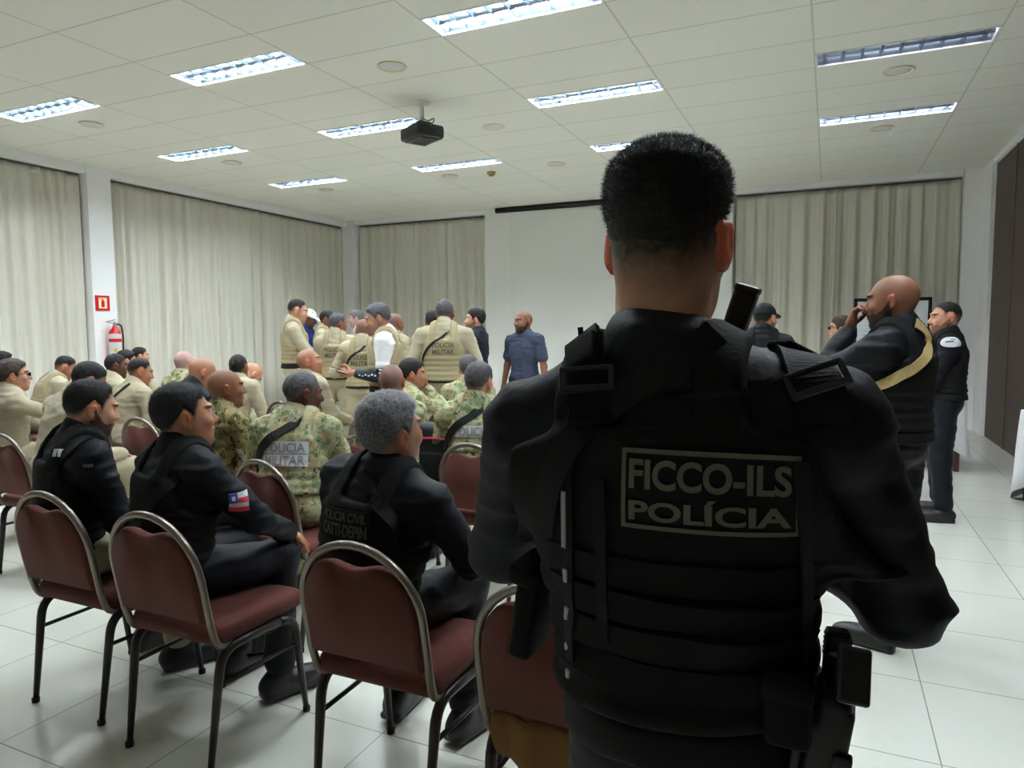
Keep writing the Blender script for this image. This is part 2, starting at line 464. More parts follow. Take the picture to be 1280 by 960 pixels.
class Decal:
    """flat things sewn on a curved surface: (u,v) in metres around c, projected along -n"""
    def __init__(s, bvh, c, n, up):
        s.b = bvh; s.c = Vector(c); s.n = Vector(n).normalized(); u = Vector(up)
        s.u = (u-s.n*u.dot(s.n)).normalized(); s.r = s.u.cross(s.n).normalized()
    def at(s, u, v, off):
        p = s.c+s.r*u+s.u*v
        h = s.b.ray_cast(p+s.n*.12, -s.n, .3)
        q = h[0] if h[0] is not None else p
        return q+s.n*off
    def patch(s, name, w, h, m, parent, t=.003, u0=0, v0=0, nu=8, nv=5, shape=None):
        bm = bmesh.new(); T, B = {}, {}
        for i in range(nu+1):
            for j in range(nv+1):
                a, b = (i/nu-.5), (j/nv-.5)
                if shape == 'oval':
                    x, y = a*2, b*2; a = x*math.sqrt(max(0, 1-y*y/2))/2; b = y*math.sqrt(max(0, 1-x*x/2))/2
                u, v = u0+a*w, v0+b*h
                T[i, j] = bm.verts.new(s.at(u, v, t)); B[i, j] = bm.verts.new(s.at(u, v, -.002))
        for i in range(nu):
            for j in range(nv):
                bm.faces.new((T[i, j], T[i+1, j], T[i+1, j+1], T[i, j+1])); bm.faces.new((B[i, j+1], B[i+1, j+1], B[i+1, j], B[i, j]))
        for i in range(nu):
            bm.faces.new((B[i, 0], B[i+1, 0], T[i+1, 0], T[i, 0])); bm.faces.new((T[i, nv], T[i+1, nv], B[i+1, nv], B[i, nv]))
        for j in range(nv):
            bm.faces.new((T[0, j], T[0, j+1], B[0, j+1], B[0, j])); bm.faces.new((B[nu, j], B[nu, j+1], T[nu, j+1], T[nu, j]))
        return obj(name, bm, m, parent)
    def text(s, name, body, w, h, m, parent, off=.0042, u0=0, v0=0, bold=.02, rot=0):
        V, P = text_mesh(body, bold)
        lo, hi = V.min(0), V.max(0); sc = (w/(hi[0]-lo[0]), h/(hi[1]-lo[1]))
        pts = []
        for v in V:
            a = (v[0]-(lo[0]+hi[0])/2)*sc[0]; b = (v[1]-(lo[1]+hi[1])/2)*sc[1]
            if rot: a, b = a*math.cos(rot)-b*math.sin(rot), a*math.sin(rot)+b*math.cos(rot)
            pts.append(s.at(u0+a, v0+b, off))
        me = bpy.data.meshes.new(name)
        n = len(pts)
        # front face plus a back face and rim so that the lettering has thickness
        pts2 = [p-s.n*.0016 for p in pts]
        ec = {}
        for p in P:
            for a, b in zip(p, p[1:]+p[:1]): ec[(a, b)] = 1
        rim = [(b, a, a+n, b+n) for (a, b) in ec if (b, a) not in ec]
        me.from_pydata([tuple(p) for p in pts+pts2], [], list(P)+[tuple(i+n for i in reversed(p)) for p in P]+rim)
        return link(name, me, m, parent, smooth=False)
# ------------------------------------------------------------------ people
SKIN = {'fair': sr(208, 160, 136), 'light': sr(196, 146, 118), 'tan': sr(172, 120, 92), 'brown': sr(136, 90, 66), 'dark': sr(96, 64, 50), 'deep': sr(70, 48, 42), 'pink': sr(202, 158, 146)}
HIP_SIT = .585
HLINE = ([-.12, -.07, -.035, -.012, .008, .022, .034, .05, .066, .085, .10], [-.064, -.060, -.008, .022, .002, -.012, .030, .052, .060, .072, .078])
def hand_prims(wr, d, pn, side, curl, s):
    """wr wrist, d direction of the hand, pn palm normal (fingers curl towards it), side +1 right / -1 left"""
    d = unit(d); pn = unit(np.asarray(pn)-d*np.dot(pn, d)); ac = np.cross(d, pn)*side   # towards the little finger
    th = -ac
    P = [Ell(wr+d*.048*s, (.040*s, .054*s, .017*s), np.stack([ac, d, pn], 1), .012), Cone(wr-d*.02*s, wr+d*.03*s, .026*s, .027*s, .015, (pn, .72))]
    for off, ln, cm in ((-.028, .070, .95), (-.0095, .080, 1.0), (.0095, .075, 1.05), (.027, .060, 1.12)):
        p = wr+d*(.088 if abs(off) < .02 else .082)*s+ac*off*s; r = .0092*s
        a = 0
        for q, f in enumerate((.45, .32, .26)):
            a += curl*cm*(.75, 1.0, .8)[q]
            dd = d*math.cos(a)+pn*math.sin(a)+ac*(off*1.5)*(1-min(1, a))
            p2 = p+unit(dd)*ln*f*s
            P.append(Cone(p, p2, r, r*.9, .0045)); p = p2; r *= .9
    p = wr+d*.03*s+th*.030*s+pn*.004*s
    t1 = unit(d*.75+th*.75+pn*.35); t2 = unit(d*1.0+th*(.25-.3*curl)+pn*(.35+.3*curl))
    q = p+t1*.04*s; P += [Cone(p, q, .0135*s, .0115*s, .008), Cone(q, q+t2*.034*s, .0112*s, .0095*s, .005)]
    return P
def ik(S, W, L1, L2, hint):
    d = W-S; n = np.linalg.norm(d); mx = (L1+L2)*.995
    if n > mx: W = S+d/n*mx; d = W-S; n = mx
    u = d/n; a = (L1*L1-L2*L2+n*n)/(2*n); h = math.sqrt(max(L1*L1-a*a, 0))
    hv = np.asarray(hint, float); hv = unit(hv-u*hv.dot(u))
    return S+u*a+hv*h, W

def person(label, at, pose='stand', heading=0, head=(0, 0, 0), lean=0, hunch=0., g=1.0, skin='tan', hair=None, beard=None,
           uniform='beige', vest=None, sleeves='long', trousers=None, boots='black', arms=None, res=.011, hres=.006, handres=.0055,
           cap=None, group=None, belt=True, stubble=True, seed=0, legs=None, wide=1.0, eyewear=None, root_xy=None, zfix=None, neck_r=.058, amp=.009, scale=None, tilt=0, hood=False, neck_len=0.0, collar=.045, vtop=0.0, hscale=1.05, earred=.3, sleeve_r=1.10):
    """at = (pixel x, pixel y, Y) of the crown of the head, turned into a place in the room"""
    top = at_y(*at)
    hy, hp, hr = [R_(a) for a in head]; RH = rz(hy) @ rx(hp) @ ry(hr)
    RT = ry(R_(tilt)) @ rx(-R_(lean))           # torso frame: lean > 0 bends forward
    def build_axis(s):
        pel = np.array([0, 0, HIP_SIT if pose == 'sit' else .955*s])
        T = lambda v: pel+RT @ (np.array([v[0], v[1]+hunch*(max(v[2], 0)/.5)**2, v[2]-.35*hunch*(max(v[2], 0)/.5)**2])*s)
        nb = T((0, -.012, .515))
        HC = nb+RH @ (np.array([0, .014, .135])*s*hscale**.5)+RT @ np.array([0, .012*s, neck_len*s])
        return pel, T, nb, HC, HC+RH @ (hscale*np.array([0, -.01, .12+(hair or {}).get('t', 0)*.95+(.016 if cap else 0)])*s)
    s = scale or 1.0
    if scale is None:
        for _ in range(12):
            tz = build_axis(s)[4][2]
            s *= 1+(top.z-tz)/ (tz if pose == 'stand' else tz-HIP_SIT)
        s = min(max(s, .86), 1.1)
    pel, T, nb, HC, tp = build_axis(s)
    hd = R_(heading); off = rz(hd) @ tp
    root = empty('person', (top.x-off[0], top.y-off[1], 0) if root_xy is None else (*root_xy, 0), hd, label, 'person', group)
    sh = s*hscale; Hd = lambda v: HC+RH @ (np.array(v, float)*sh)
    e3 = lambda a: np.asarray(a, float)
    # ---- joints
    SH = [T((sd*.185*wide, -.008, .440)) for sd in (1, -1)]
    sitd = [((.15, .33, None), (1, -.3, -.5)), ((.15, .33, None), (1, -.3, -.5))]
    EL, WR, HD, HN, CU_ = [], [], [], [], []
    for i, sd in enumerate((1, -1)):
        a = (arms or {}).get('R' if sd == 1 else 'L', {})
        if 'w' in a: W = e3(a['w'])*[sd if not a.get('abs') else 1, 1, 1]
        elif pose == 'sit': W = e3((.15*sd, .36*s, .665))
        else: W = e3((.265*sd*wide, .03*s, .80*s))
        h = e3(a.get('hint', (.55, -.75, -.35)))*[sd, 1, 1]
        E_, W = ik(SH[i], W, .295*s, .262*s, h)
        EL.append(E_); WR.append(W)
        d = e3(a['d'])*[sd, 1, 1] if 'd' in a else unit(W-E_)+(e3((0, .2, -.25)) if pose == 'sit' else 0)
        HD.append(unit(d))
        HN.append(e3(a['n'])*[sd, 1, 1] if 'n' in a else (e3((-.3*sd, .1, -1)) if pose == 'sit' else e3((-sd, .15, 0))))
        CU_.append(a.get('curl', .35))
    # ---- body: one continuous surface
    tors = [Ell(T((0, -.008, .02)), e3((.162*g, .118*g, .12))*s, RT, .04), Ell(T((0, .002*0, .15)), e3((.146*g, .108*g, .16))*s, RT, .05),
            Ell(T((0, 0, .32)), e3((.166*g*wide**.5, .118*g, .17))*s, RT, .05), Ell(T((0, -.018, .40)), e3((.148*wide, .088*g, .095))*s, RT, .05)]
    shou = [Cone(T((0, -.012, .455)), T((sd*.172*wide, -.008, .442)), .062*s, .058*s*g**.5, .05) for sd in (1, -1)]
    trap = [Cone(T((0, -.016, .522)), T((sd*.15, -.012, .455)), .054*s, .050*s, .05) for sd in (1, -1)]
    neck = [Cone(nb-RT @ e3((0, 0, .05))*s, Hd((0, -.022, -.045)), neck_r*1.06*s, neck_r*s, .03)]
    skull = [Ell(Hd((0, -.012, .03)), e3((.077, .098, .09))*sh, RH, .03), Ell(Hd((0, .03, -.03)), e3((.066, .064, .085))*sh, RH, .03)]
    face = [Ell(Hd((0, .038, -.075)), e3((.053, .05, .043))*sh, RH, .03), Ell(Hd((0, .075, -.098)), e3((.022, .02, .019))*sh, RH, .02),
            Ell(Hd((0, .085, .036)), e3((.05, .015, .010))*sh, RH, .014), Ell(Hd((.04, .07, -.02)), e3((.024, .02, .022))*sh, RH, .02), Ell(Hd((-.04, .07, -.02)), e3((.024, .02, .022))*sh, RH, .02),
            Cone(Hd((0, .088, .014)), Hd((0, .107, -.022)), .0095*sh, .0145*sh, .012), Ell(Hd((.012, .095, -.026)), e3((.010, .012, .009))*sh, RH, .008), Ell(Hd((-.012, .095, -.026)), e3((.010, .012, .009))*sh, RH, .008)]
    lips = [Ell(Hd((0, .092, -.053)), e3((.024, .013, .0075))*sh, RH, .006), Ell(Hd((0, .089, -.066)), e3((.021, .013, .0085))*sh, RH, .006)]
    eyes = [Ell(Hd((sd*.031, .078, .012)), e3((.0135,)*3)*sh, RH, .003) for sd in (1, -1)]
    ears = []; earcut = []
    for sd in (1, -1):
        RE = RH @ rz(-sd*.42) @ rx(-.15)
        ears.append(Ell(Hd((sd*.083, -.012, .0)), e3((.0095, .019, .031))*sh, RE, .008)); ears.append(Ell(Hd((sd*.079, -.004, -.028)), e3((.007, .010, .011))*sh, RE, .008))
        earcut.append(Ell(Hd((sd*.0925, -.008, .004)), e3((.006, .012, .021))*sh, RE, .005))
    boxes = [(pel-[.75, .8, .25], pel+[.75, .9, 1.05], res)]
    armp = []
    for i in (0, 1):
        armp += [Cone(SH[i], EL[i], .050*s*g**.5, .039*s, .03), Cone(EL[i], WR[i], .040*s, .027*s, .02)]
    hands = []
    for i, sd in enumerate((1, -1)): hands += hand_prims(WR[i]+HD[i]*.012*s, HD[i], HN[i], sd, CU_[i], s*1.02)
    pts = np.array(SH+EL+WR+[pel, HC]); lo = pts.min(0)-.24*s; hi = pts.max(0)+.24*s; lo[2] = max(lo[2], pel[2]-.16)
    boxes = [(lo, hi, res), (HC-.135*sh, HC+.145*sh, hres)]
    for i in (0, 1):
        c = WR[i]+HD[i]*.09*s; boxes.append((c-.105*s, c+.105*s, handres))
    gr = Grid(boxes); F = gr.new()
    add(gr, F, tors, -.012*s); add(gr, F, shou+trap, -.010*s); add(gr, F, neck+skull+face)
    add(gr, F, [Ell(Hd((sd*.033, .108, .012)), e3((.019, .02, .0125))*sh, RH, .012) for sd in (1, -1)], sub=True)
    add(gr, F, eyes+lips+ears); add(gr, F, earcut, sub=True); add(gr, F, armp, -.002); add(gr, F, hands)
    body, V, Q = surf('body', gr, F, M_SKIN, root)
    L = (V-HC) @ RH/sh; x, y, z = L[:, 0], L[:, 1], L[:, 2]
    base = e3(SKIN[skin]); C = np.tile(base, (len(V), 1))
    C *= (1+.10*vnoise(V, .03, seed)+.05*vnoise(V, .012, seed+2))[:, None]
    hc = e3({'black': sr(28, 25, 24), 'grey': sr(112, 112, 114), 'grey2': sr(96, 96, 102), 'brown': sr(50, 38, 33)}[(hair or {}).get('c', 'black')])
    inhead = (np.abs(x) < .12) & (np.abs(y) < .14) & (z > -.14) & (z < .14)
    def mix(m, col, f=1.0):
        m = m & inhead; C[m] = C[m]*(1-f)+e3(col)*f
    mix(((x/.024)**2+((z+.0595)/.0145)**2 < 1) & (y > .07), base*e3((.78, .52, .50)), .6)
    for sd in (1, -1):
        mix((np.abs(z-.036+.10*np.maximum(np.abs(x)-.03, 0)**1.0) < .006) & (x*sd > .012) & (x*sd < .054) & (y > .06), hc, .8)
        q = np.sqrt((x-sd*.031)**2+(y-.078)**2+(z-.012)**2); lid = np.abs(z-.0115) < .0058; mix((q < .0155) & ~lid, base*.72, .8); mix((q < .0147) & lid, (.30, .28, .26), .8); mix((q < .0147) & lid & (np.hypot(x-sd*.031, z-.012) < .0062), (.02, .014, .01), 1)
    ear_m = (np.abs(x) > .074) & (np.abs(y+.01) < .03); mix(ear_m, base*e3((1.3, .58, .44)), earred)  # reddened ear colour stands in for light shining through the ears
    jn = vnoise(L, .012, seed+12)*.005; zc = np.interp(y, [-.012, .0, .02, .045, .075, .1], [.012, .004, -.022, -.042, -.05, -.052])
    jaw = (z+jn < zc) & (y+jn > -.008) & (z > -.135) | ((np.abs(x) < .034) & (z+jn*.5 < -.034) & (z > -.06) & (y > .07))
    jaw = jaw & ~((np.abs(x) < .021) & (z > -.071) & (z < -.049))
    if beard == 'full': mix(jaw, hc, .88)
    elif beard == 'short': mix(jaw, hc, .62)
    elif beard == 'grey': mix(jaw, sr(120, 118, 116), .6)
    elif stubble: mix(jaw, hc, .12)
    hl = (hair or {}).get('line', HLINE); zl = np.interp(y, *hl)-(hair or {}).get('soff', 0)
    if hair is not None:
        zl = zl+vnoise(L, .012, seed+6)*.005; fd = np.clip((z-zl+.004)/max(hair.get('sfade', hair.get('fade', .02)*.6), .008), 0, 1)*hair.get('scalp', .85)*(1+.18*vnoise(L, .007, seed+8)); fd = np.clip(fd, 0, .97)
        m = inhead & (np.abs(x) < .0825); fd = np.where(m & ~ear_m, fd, 0)[:, None]; C = C*(1-fd)+hc*fd
    else:
        fd = np.where(inhead & ~ear_m, np.clip((z-zl)/.02, 0, 1)*.14, 0)[:, None]; C = C*(1-fd)+e3(sr(70, 62, 60))*fd
    set_col(body.data, np.clip(C, 0, 1))
    P = dict(root=root, body=body, s=s, T=T, RT=RT, RH=RH, HC=HC, Hd=Hd, nb=nb, pel=pel, WR=WR, EL=EL, SH=SH, HD=HD, HN=HN)
    # ---- hair
    if hair is not None and hair.get('t', 0) > 0:
        h_r = hair.get('res', hres*.75)
        gh = Grid([(HC-.15*sh, HC+.16*sh, h_r)])
        Fh = gh.new(); add(gh, Fh, skull); X, Y, Z = gh.co(); q = [X-HC[0], Y-HC[1], Z-HC[2]]
        l = [(q[0]*RH[0, i]+q[1]*RH[1, i]+q[2]*RH[2, i])/sh for i in range(3)]
        ys, zs_ = hair.get('line', HLINE)
        zz = np.interp(l[1], ys, zs_)
        jit = vnoise(np.stack(np.broadcast_arrays(*l), -1).reshape(-1, 3), .014, seed+4).reshape(gh.shape)*hair.get('jit', .005); zz = zz+jit; ts, tt = hair.get('side', .004), hair['t']
        up = np.clip((l[2]-.02)/.085, 0, 1)**1.3; th = ts+(tt-ts)*up
        if hair.get('bun'): th = th+0
        sm = np.clip((l[2]-zz-hair.get('lift', 0))/hair.get('fade', .012), 0, 1); sm = sm*sm*(3-2*sm)**1.0; th = th*sm-.0045*(1-sm)
        Fh = Fh-th*sh
        if hair.get('flat'): Fh = smax(Fh, (l[2]-hair['flat'])*s, .02)
        if hair.get('bun'):
            Fh = smin(Fh, Ell(Hd((0, -.115, -.01)), e3((.042, .035, .042))*s, RH).ev(X, Y, Z).astype(np.float32), .02)
        hm = {'black': M_HBLACK, 'grey': M_HGREY, 'grey2': M_HGREY2, 'brown': M_HBROWN}[hair.get('c', 'black')]
        Vh, Qh = nets(gh, Fh.astype(np.float32)); Vh, Qh = biggest(Vh, Qh); me = np_mesh('hair', Vh, Qh); N = normals(me)
        am = hair.get('amp', .0015); Vh = Vh+N*(vnoise(Vh, .008, seed)*am+vnoise(Vh, .018, seed+1)*am)[:, None]
        me.vertices.foreach_set('co', Vh.astype(np.float32).ravel()); me.update()
        P['hair'] = link('hair', me, hm, root)
    if cap:
        gh = Grid([(HC-.19*s, HC+.2*s, .006)]); Fh = gh.new(); add(gh, Fh, [Ell(Hd((0, -.012, .032)), e3((.080, .101, .094))*sh, RH, .01)], .008)
        X, Y, Z = gh.co(); q = [X-HC[0], Y-HC[1], Z-HC[2]]; l = [(q[0]*RH[0, i]+q[1]*RH[1, i]+q[2]*RH[2, i])/sh for i in range(3)]
        Fh = smax(Fh, ((.035+.10*np.maximum(-l[1]-.02, 0)*-1)-l[2]+0*l[0])*s, .006)
        P['cap'], _, _ = surf('cap', gh, Fh.astype(np.float32), cap, root)
        gb = Grid([(HC-.19*s, HC+.25*s, .006)]); Fb = gb.new(); add(gb, Fb, [Ell(Hd((0, .12, .042)), e3((.068, .075, .012))*sh, RH @ rx(-.22), .01)])
        br, _, _ = surf('cap_brim', gb, Fb, cap, P['cap'])
    if eyewear:
        bm = bmesh.new(); RM = Matrix(RH.tolist())
        for sd in (1, -1):
            bx(bm, Vector(Hd((sd*.033, .102, .012))), Vector((.046, .003, .030))*s, RM, .010*s)
            bx(bm, Vector(Hd((sd*.074, .05, .016))), Vector((.003, .105, .004))*s, RM)
        bx(bm, Vector(Hd((0, .106, .018))), Vector((.022, .004, .004))*s, RM)
        obj('eyeglasses', bm, M_GLASS, root)
    # ---- clothes
    UM = {'beige': M_BEIGE, 'camo': M_CAMO, 'camo2': M_CAMO2, 'black': M_BLACK, 'navy': M_NAVY, 'tee': M_TEE, 'white': M_WHITE, 'blue': M_BLUE}
    sm_ = UM[uniform]
    cres = max(res, .008)
    gs = Grid([(lo-.03, hi+.03, cres)]); Fs = gs.new()
    c1 = .013*s
    add(gs, Fs, tors+shou+trap, c1*.9)
    for i in (0, 1):
        fa = .055*s*g**.5
        if sleeves == 'long':
            add(gs, Fs, [Cone(SH[i], EL[i], fa*sleeve_r, .050*s, .035), Cone(EL[i], EL[i]+(WR[i]-EL[i])*.96, .051*s, .036*s, .025)], .006)
        else:
            add(gs, Fs, [Cone(SH[i], SH[i]+(EL[i]-SH[i])*.62, fa*1.05, .054*s*g**.5, .03)], .006)
    col_h = collar if sleeves == 'long' else .018
    add(gs, Fs, [Cone(nb-RT @ e3((0, 0, .03))*s, nb+RH @ e3((0, -.012, col_h))*s, .072*s, (neck_r+.011)*s, .018)])
    X, Y, Z = gs.co()
    tl = [(X-pel[0])*RT[0, i]+(Y-pel[1])*RT[1, i]+(Z-pel[2])*RT[2, i] for i in range(3)]
    tl = [t/s for t in tl]
    hem = -.07 if sleeves == 'short' else .0
    near = (np.abs(tl[0]) < .26)
    Fs = np.where(near & (tl[2] < .1), smax(Fs, (hem-tl[2])*s, .01), Fs).astype(np.float32) if pose == 'stand' else Fs
    shirt, _, _ = surf('shirt' if sleeves == 'short' else 'jacket', gs, Fs, sm_, root, amp, seed+3, (.11, .11, .04))
    P['shirt'] = shirt
    # legs
    tr = UM.get(trousers or uniform, sm_) if not (trousers == 'jean') else M_JEAN
    if trousers == 'tan': tr = M_TAN
    lp = []; feet = []
    for i, sd in enumerate((1, -1)):
        lg = (legs or {}).get('R' if sd == 1 else 'L', {})
        hip = T((sd*.088*g, 0, -.005))
        if pose == 'sit':
            kn = e3(lg.get('k', (sd*.15, .425*s, .565))); an = e3(lg.get('a', (sd*.15, .40*s, .10))); fd = e3(lg.get('f', (sd*.15, 1, 0)))
        else:
            kn = e3(lg.get('k', (sd*.11, .015, .50)))*[1, 1, s]; an = e3(lg.get('a', (sd*.125, -.02, .09))); fd = e3(lg.get('f', (sd*.2, 1, 0)))
        lp += [Cone(hip, kn, .088*s*g, .064*s*g**.5, .04), Cone(kn, an+(kn-an)*.12, .064*s*g**.5, .055*s, .03)]
        fd = unit(fd); feet.append((an, fd))
    pts = np.array([pel]+[e3(c.a) for c in lp]+[e3(c.b) for c in lp]); l2 = pts.min(0)-.16; h2 = pts.max(0)+.16; h2[2] = pel[2]+.12*s
    gt = Grid([(l2, h2, cres*1.15)]); Ft = gt.new(); add(gt, Ft, [Ell(T((0, -.008, .0)), e3((.164*g, .122*g, .11))*s, RT, .04)], .004); add(gt, Ft, lp, .012)
    P['trousers'], _, _ = surf('trousers', gt, Ft, tr, root, amp*.9, seed+11, (.10, .10, .05))
    bmat = {'black': M_BOOT, 'tan': M_TBOOT}[boots]
    for an, fd in feet:
        lat = np.cross(fd, (0, 0, 1)); RF = np.stack([lat, fd, e3((0, 0, 1))], 1); q = e3((an[0], an[1], 0))
        gb = Grid([(q-[.27, .27, -.0], q+[.27, .27, .30], max(.008, cres*.8))]); Fb = gb.new()
        z0 = an[2]-.088
        add(gb, Fb, [Cone(an+[0, 0, .12], an, .050*s, .046*s, .03), Ell(q+fd*.07+[0, 0, z0+.045], e3((.048, .125, .046)), RF, .03), Ell(q+fd*-.03+[0, 0, z0+.05], e3((.040, .055, .05)), RF, .03)])
        Fb = smax(Fb, (z0+.004-gb.co()[2])+0*Fb, .006); add(gb, Fb, [RBox(q+fd*.055+[0, 0, z0+.014], (.043, .128, .014), RF, .012, .008)])
        Fb = smax(Fb, (max(z0, 0)+.001-gb.co()[2])+0*Fb, .003).astype(np.float32)
        surf('boot', gb, Fb, bmat, root)
    # ---- belt
    if belt and pose == 'stand':
        gb = Grid([(pel-[.26, .22, .06], pel+[.26, .22, .14], .008)]); Fb = gb.new(); add(gb, Fb, tors[:2]+[Ell(T((0, -.008, .0)), e3((.164*g, .122*g, .11))*s, RT, .04)], .022)
        X, Y, Z = gb.co(); tz = ((X-pel[0])*RT[0, 2]+(Y-pel[1])*RT[1, 2]+(Z-pel[2])*RT[2, 2])/s
        Fb = smax(Fb, (np.abs(tz-.045)-.028)*s+0*Fb, .006).astype(np.float32)
        P['belt'], _, _ = surf('duty_belt', gb, Fb, M_WEB, root)
    # ---- vest
    if vest:
        vm = {'beige': M_BVEST, 'black': M_BVST2, 'camo': M_CAMO, 'camo2': M_CAMO2}[vest if isinstance(vest, str) else vest['m']]
        vo = vest if isinstance(vest, dict) else {}
        c = T((0, 0, .28)); gv = Grid([(c-np.array([.30, .27, .36])*s, c+np.array([.30, .27, .36])*s, vo.get('res', max(.008, res*.85)))])
        Fv = gv.new(); add(gv, Fv, tors+shou, vo.get('inf', .033)*s); add(gv, Fv, [Cone(SH[i], SH[i]+(EL[i]-SH[i])*.4, .062*s*g**.5, .054*s, .035) for i in (0, 1)], vo.get('arm', .024)*s)
        X, Y, Z = gv.co(); t = [(X-pel[0])*RT[0, i]+(Y-pel[1])*RT[1, i]+(Z-pel[2])*RT[2, i] for i in range(3)]; t = [a/s for a in t]
        # undo the hunch so that the vest follows the curved back
        t2 = t[2]+.35*hunch*(np.clip(t[2], 0, 1)/.5)**2
        ax = np.abs(t[0])/wide; zt = np.interp(ax, [0, .09, .138+vo.get('hole', 0), .162+vo.get('hole', 0), .2+vo.get('hole', 0)], [.415+vtop, .42+vtop, .39+vtop, .30+vtop*.5, .25])
        lowz = vo.get('low', .07)
        pan = smax(Fv, (t2-zt)*s, .015); pan = smax(pan, (lowz-t2)*s, .015)
        ph = (t2-lowz)/.048; rows = np.clip(np.minimum(ph-np.floor(ph), .62-(ph-np.floor(ph)))*12, 0, 1)*(t2 < .27)*(t2 > lowz+.01)
        pan = pan-.0045*rows*s
        Fst = gv.new(); add(gv, Fst, tors+shou+trap, .030*s)
        st = smax(Fst, (np.abs(ax*wide-.095)-.030)*s, .008); st = smax(st, (.36-t2)*s, .01)
        vf = smin(pan, st, .012); vf = smax(vf, -(Cone(nb-RT @ e3((0, 0, .1)), nb+RT @ e3((0, 0, .2)), .076*s, .076*s).ev(X, Y, Z)), .01)
        P['vest'], _, _ = surf('tactical_vest', gv, vf.astype(np.float32), vm, root, vo.get('amp', .002), seed+21)
    P['uni'] = sm_
    return P

def back_bvh(P): return bvh_of(*[P[k] for k in ('vest', 'shirt') if k in P])
def back_decal(P, z=.30, x=0, side='back'):
    n = P['RT'] @ np.array([0, -1 if side == 'back' else 1, 0]); u = P['RT'] @ np.array([0, 0, 1])
    return Decal(back_bvh(P), P['T']((x, -.16 if side == 'back' else .16, z)), n, u)
def sleeve_decal(P, i, f=.45, fwd=0.0):
    c = P['SH'][i]+(P['EL'][i]-P['SH'][i])*f; sd = 1 if i == 0 else -1
    n = np.array([sd, fwd, .15]); return Decal(bvh_of(P['shirt']), c, n, P['SH'][i]-P['EL'][i])
def police_back(P, l1, l2, m, w=.20, h=.045, z=.335, bg=None):
    d = back_decal(P, z)
    if bg:
        q = d.patch('back_patch', w*1.12, h*1.25, bg, P['vest' if 'vest' in P else 'shirt'])
        if l2: d.patch('back_patch', w*1.12, h*1.25, bg, P['vest' if 'vest' in P else 'shirt'], v0=-h*1.35)
    par = P['vest' if 'vest' in P else 'shirt']
    d.text('lettering', l1, w, h, m, par, .0055); 
    if l2: d.text('lettering', l2, w, h, m, par, .0055, v0=-h*1.35)
def sling(P, side=1, m=None, w=.035, where='back'):
    """strap from the shoulder across the back (and front) down to the opposite hip"""
    T = P['T']; b = back_bvh(P)
    pts = [T((side*.045, .15, .36)), T((side*.075, .09, .47)), T((side*.075, .0, .53)), T((side*.055, -.08, .50)), T((side*.01, -.14, .45)), T((-side*.06, -.16, .405)), T((-side*.125, -.14, .35)), T((-side*.175, -.10, .28)), T((-side*.20, -.03, .20)), T((-side*.19, .06, .15))]
    if where == 'front': pts = [T((side*.085, -.08, .47)), T((side*.085, 0, .53)), T((side*.07, .1, .45)), T((0, .17, .32)), T((-side*.1, .16, .2)), T((-side*.17, .05, .1))]
    return ribbon('sling', pts, w, .004, b, m or M_WEB, P['root'], .004)
# ------------------------------------------------------------------ the room
XL, XR, YB, YF = -9.15, 1.87, 11.85, -4.0      # left wall, partition, back wall, wall behind the camera
M_WALL = mat('white_wall_paint', sr(236, 236, 232), .85, bump=.05, bscale=40)
M_TRIM = mat('white_trim_paint', sr(246, 246, 246), .6)
def grid_mat(name, col, line, sx, sy, ox, oy, lw, rough, spec, mottle=.02, soft=1.0):
    m = mat(name, col, rough, spec=spec); nt = m.node_tree; b = nt.nodes['Principled BSDF']
    g = nt.nodes.new('ShaderNodeNewGeometry'); sp = nt.nodes.new('ShaderNodeSeparateXYZ'); nt.links.new(g.outputs['Position'], sp.inputs[0])
    def M(op, a, bv=None):
        n = nt.nodes.new('ShaderNodeMath'); n.operation = op
        for i, v in enumerate((a, bv)):
            if v is None: continue
            if isinstance(v, (int, float)): n.inputs[i].default_value = v
            else: nt.links.new(v, n.inputs[i])
        return n.outputs[0]
    ms = []
    for ax, s, o in ((0, sx, ox), (1, sy, oy)):
        f = M('FRACT', M('DIVIDE', M('SUBTRACT', sp.outputs[ax], o-lw/2), s)); ms.append(M('LESS_THAN', f, lw/s))
    k = M('MAXIMUM', ms[0], ms[1])
    wn = nt.nodes.new('ShaderNodeTexWhiteNoise'); wn.noise_dimensions = '2D'
    cv = nt.nodes.new('ShaderNodeCombineXYZ')
    for ax, s, o in ((0, sx, ox), (1, sy, oy)): nt.links.new(M('FLOOR', M('DIVIDE', M('SUBTRACT', sp.outputs[ax], o), s)), cv.inputs[ax])
    nt.links.new(cv.outputs[0], wn.inputs['Vector'])
    v = M('ADD', M('MULTIPLY', wn.outputs['Value'], mottle), 1-mottle/2)
    hs = nt.nodes.new('ShaderNodeHueSaturation'); hs.inputs['Color'].default_value = (*col, 1); nt.links.new(v, hs.inputs['Value'])
    mx = nt.nodes.new('ShaderNodeMix'); mx.data_type = 'RGBA'; mx.inputs['B'].default_value = (*line, 1)
    nt.links.new(M('MULTIPLY', k, soft), mx.inputs['Factor']); nt.links.new(hs.outputs['Color'], mx.inputs['A']); nt.links.new(mx.outputs['Result'], b.inputs['Base Color'])
    return m
M_FLOOR = grid_mat('porcelain_tile', sr(214, 214, 203), sr(150, 150, 140), .605, .605, .38, 3.21, .005, .22, .45, .03)
M_CEIL = grid_mat('mineral_ceiling_tile', sr(234, 232, 222), sr(204, 202, 192), 1.25, .625, -6.422, 3.39, .014, .9, .2, .02)
def struct(o): o['kind'] = 'structure'; return o
struct(box('floor', ((XL+XR)/2, (YF+YB)/2, -.05), (XR-XL+.6, YB-YF+.6, .1), M_FLOOR))

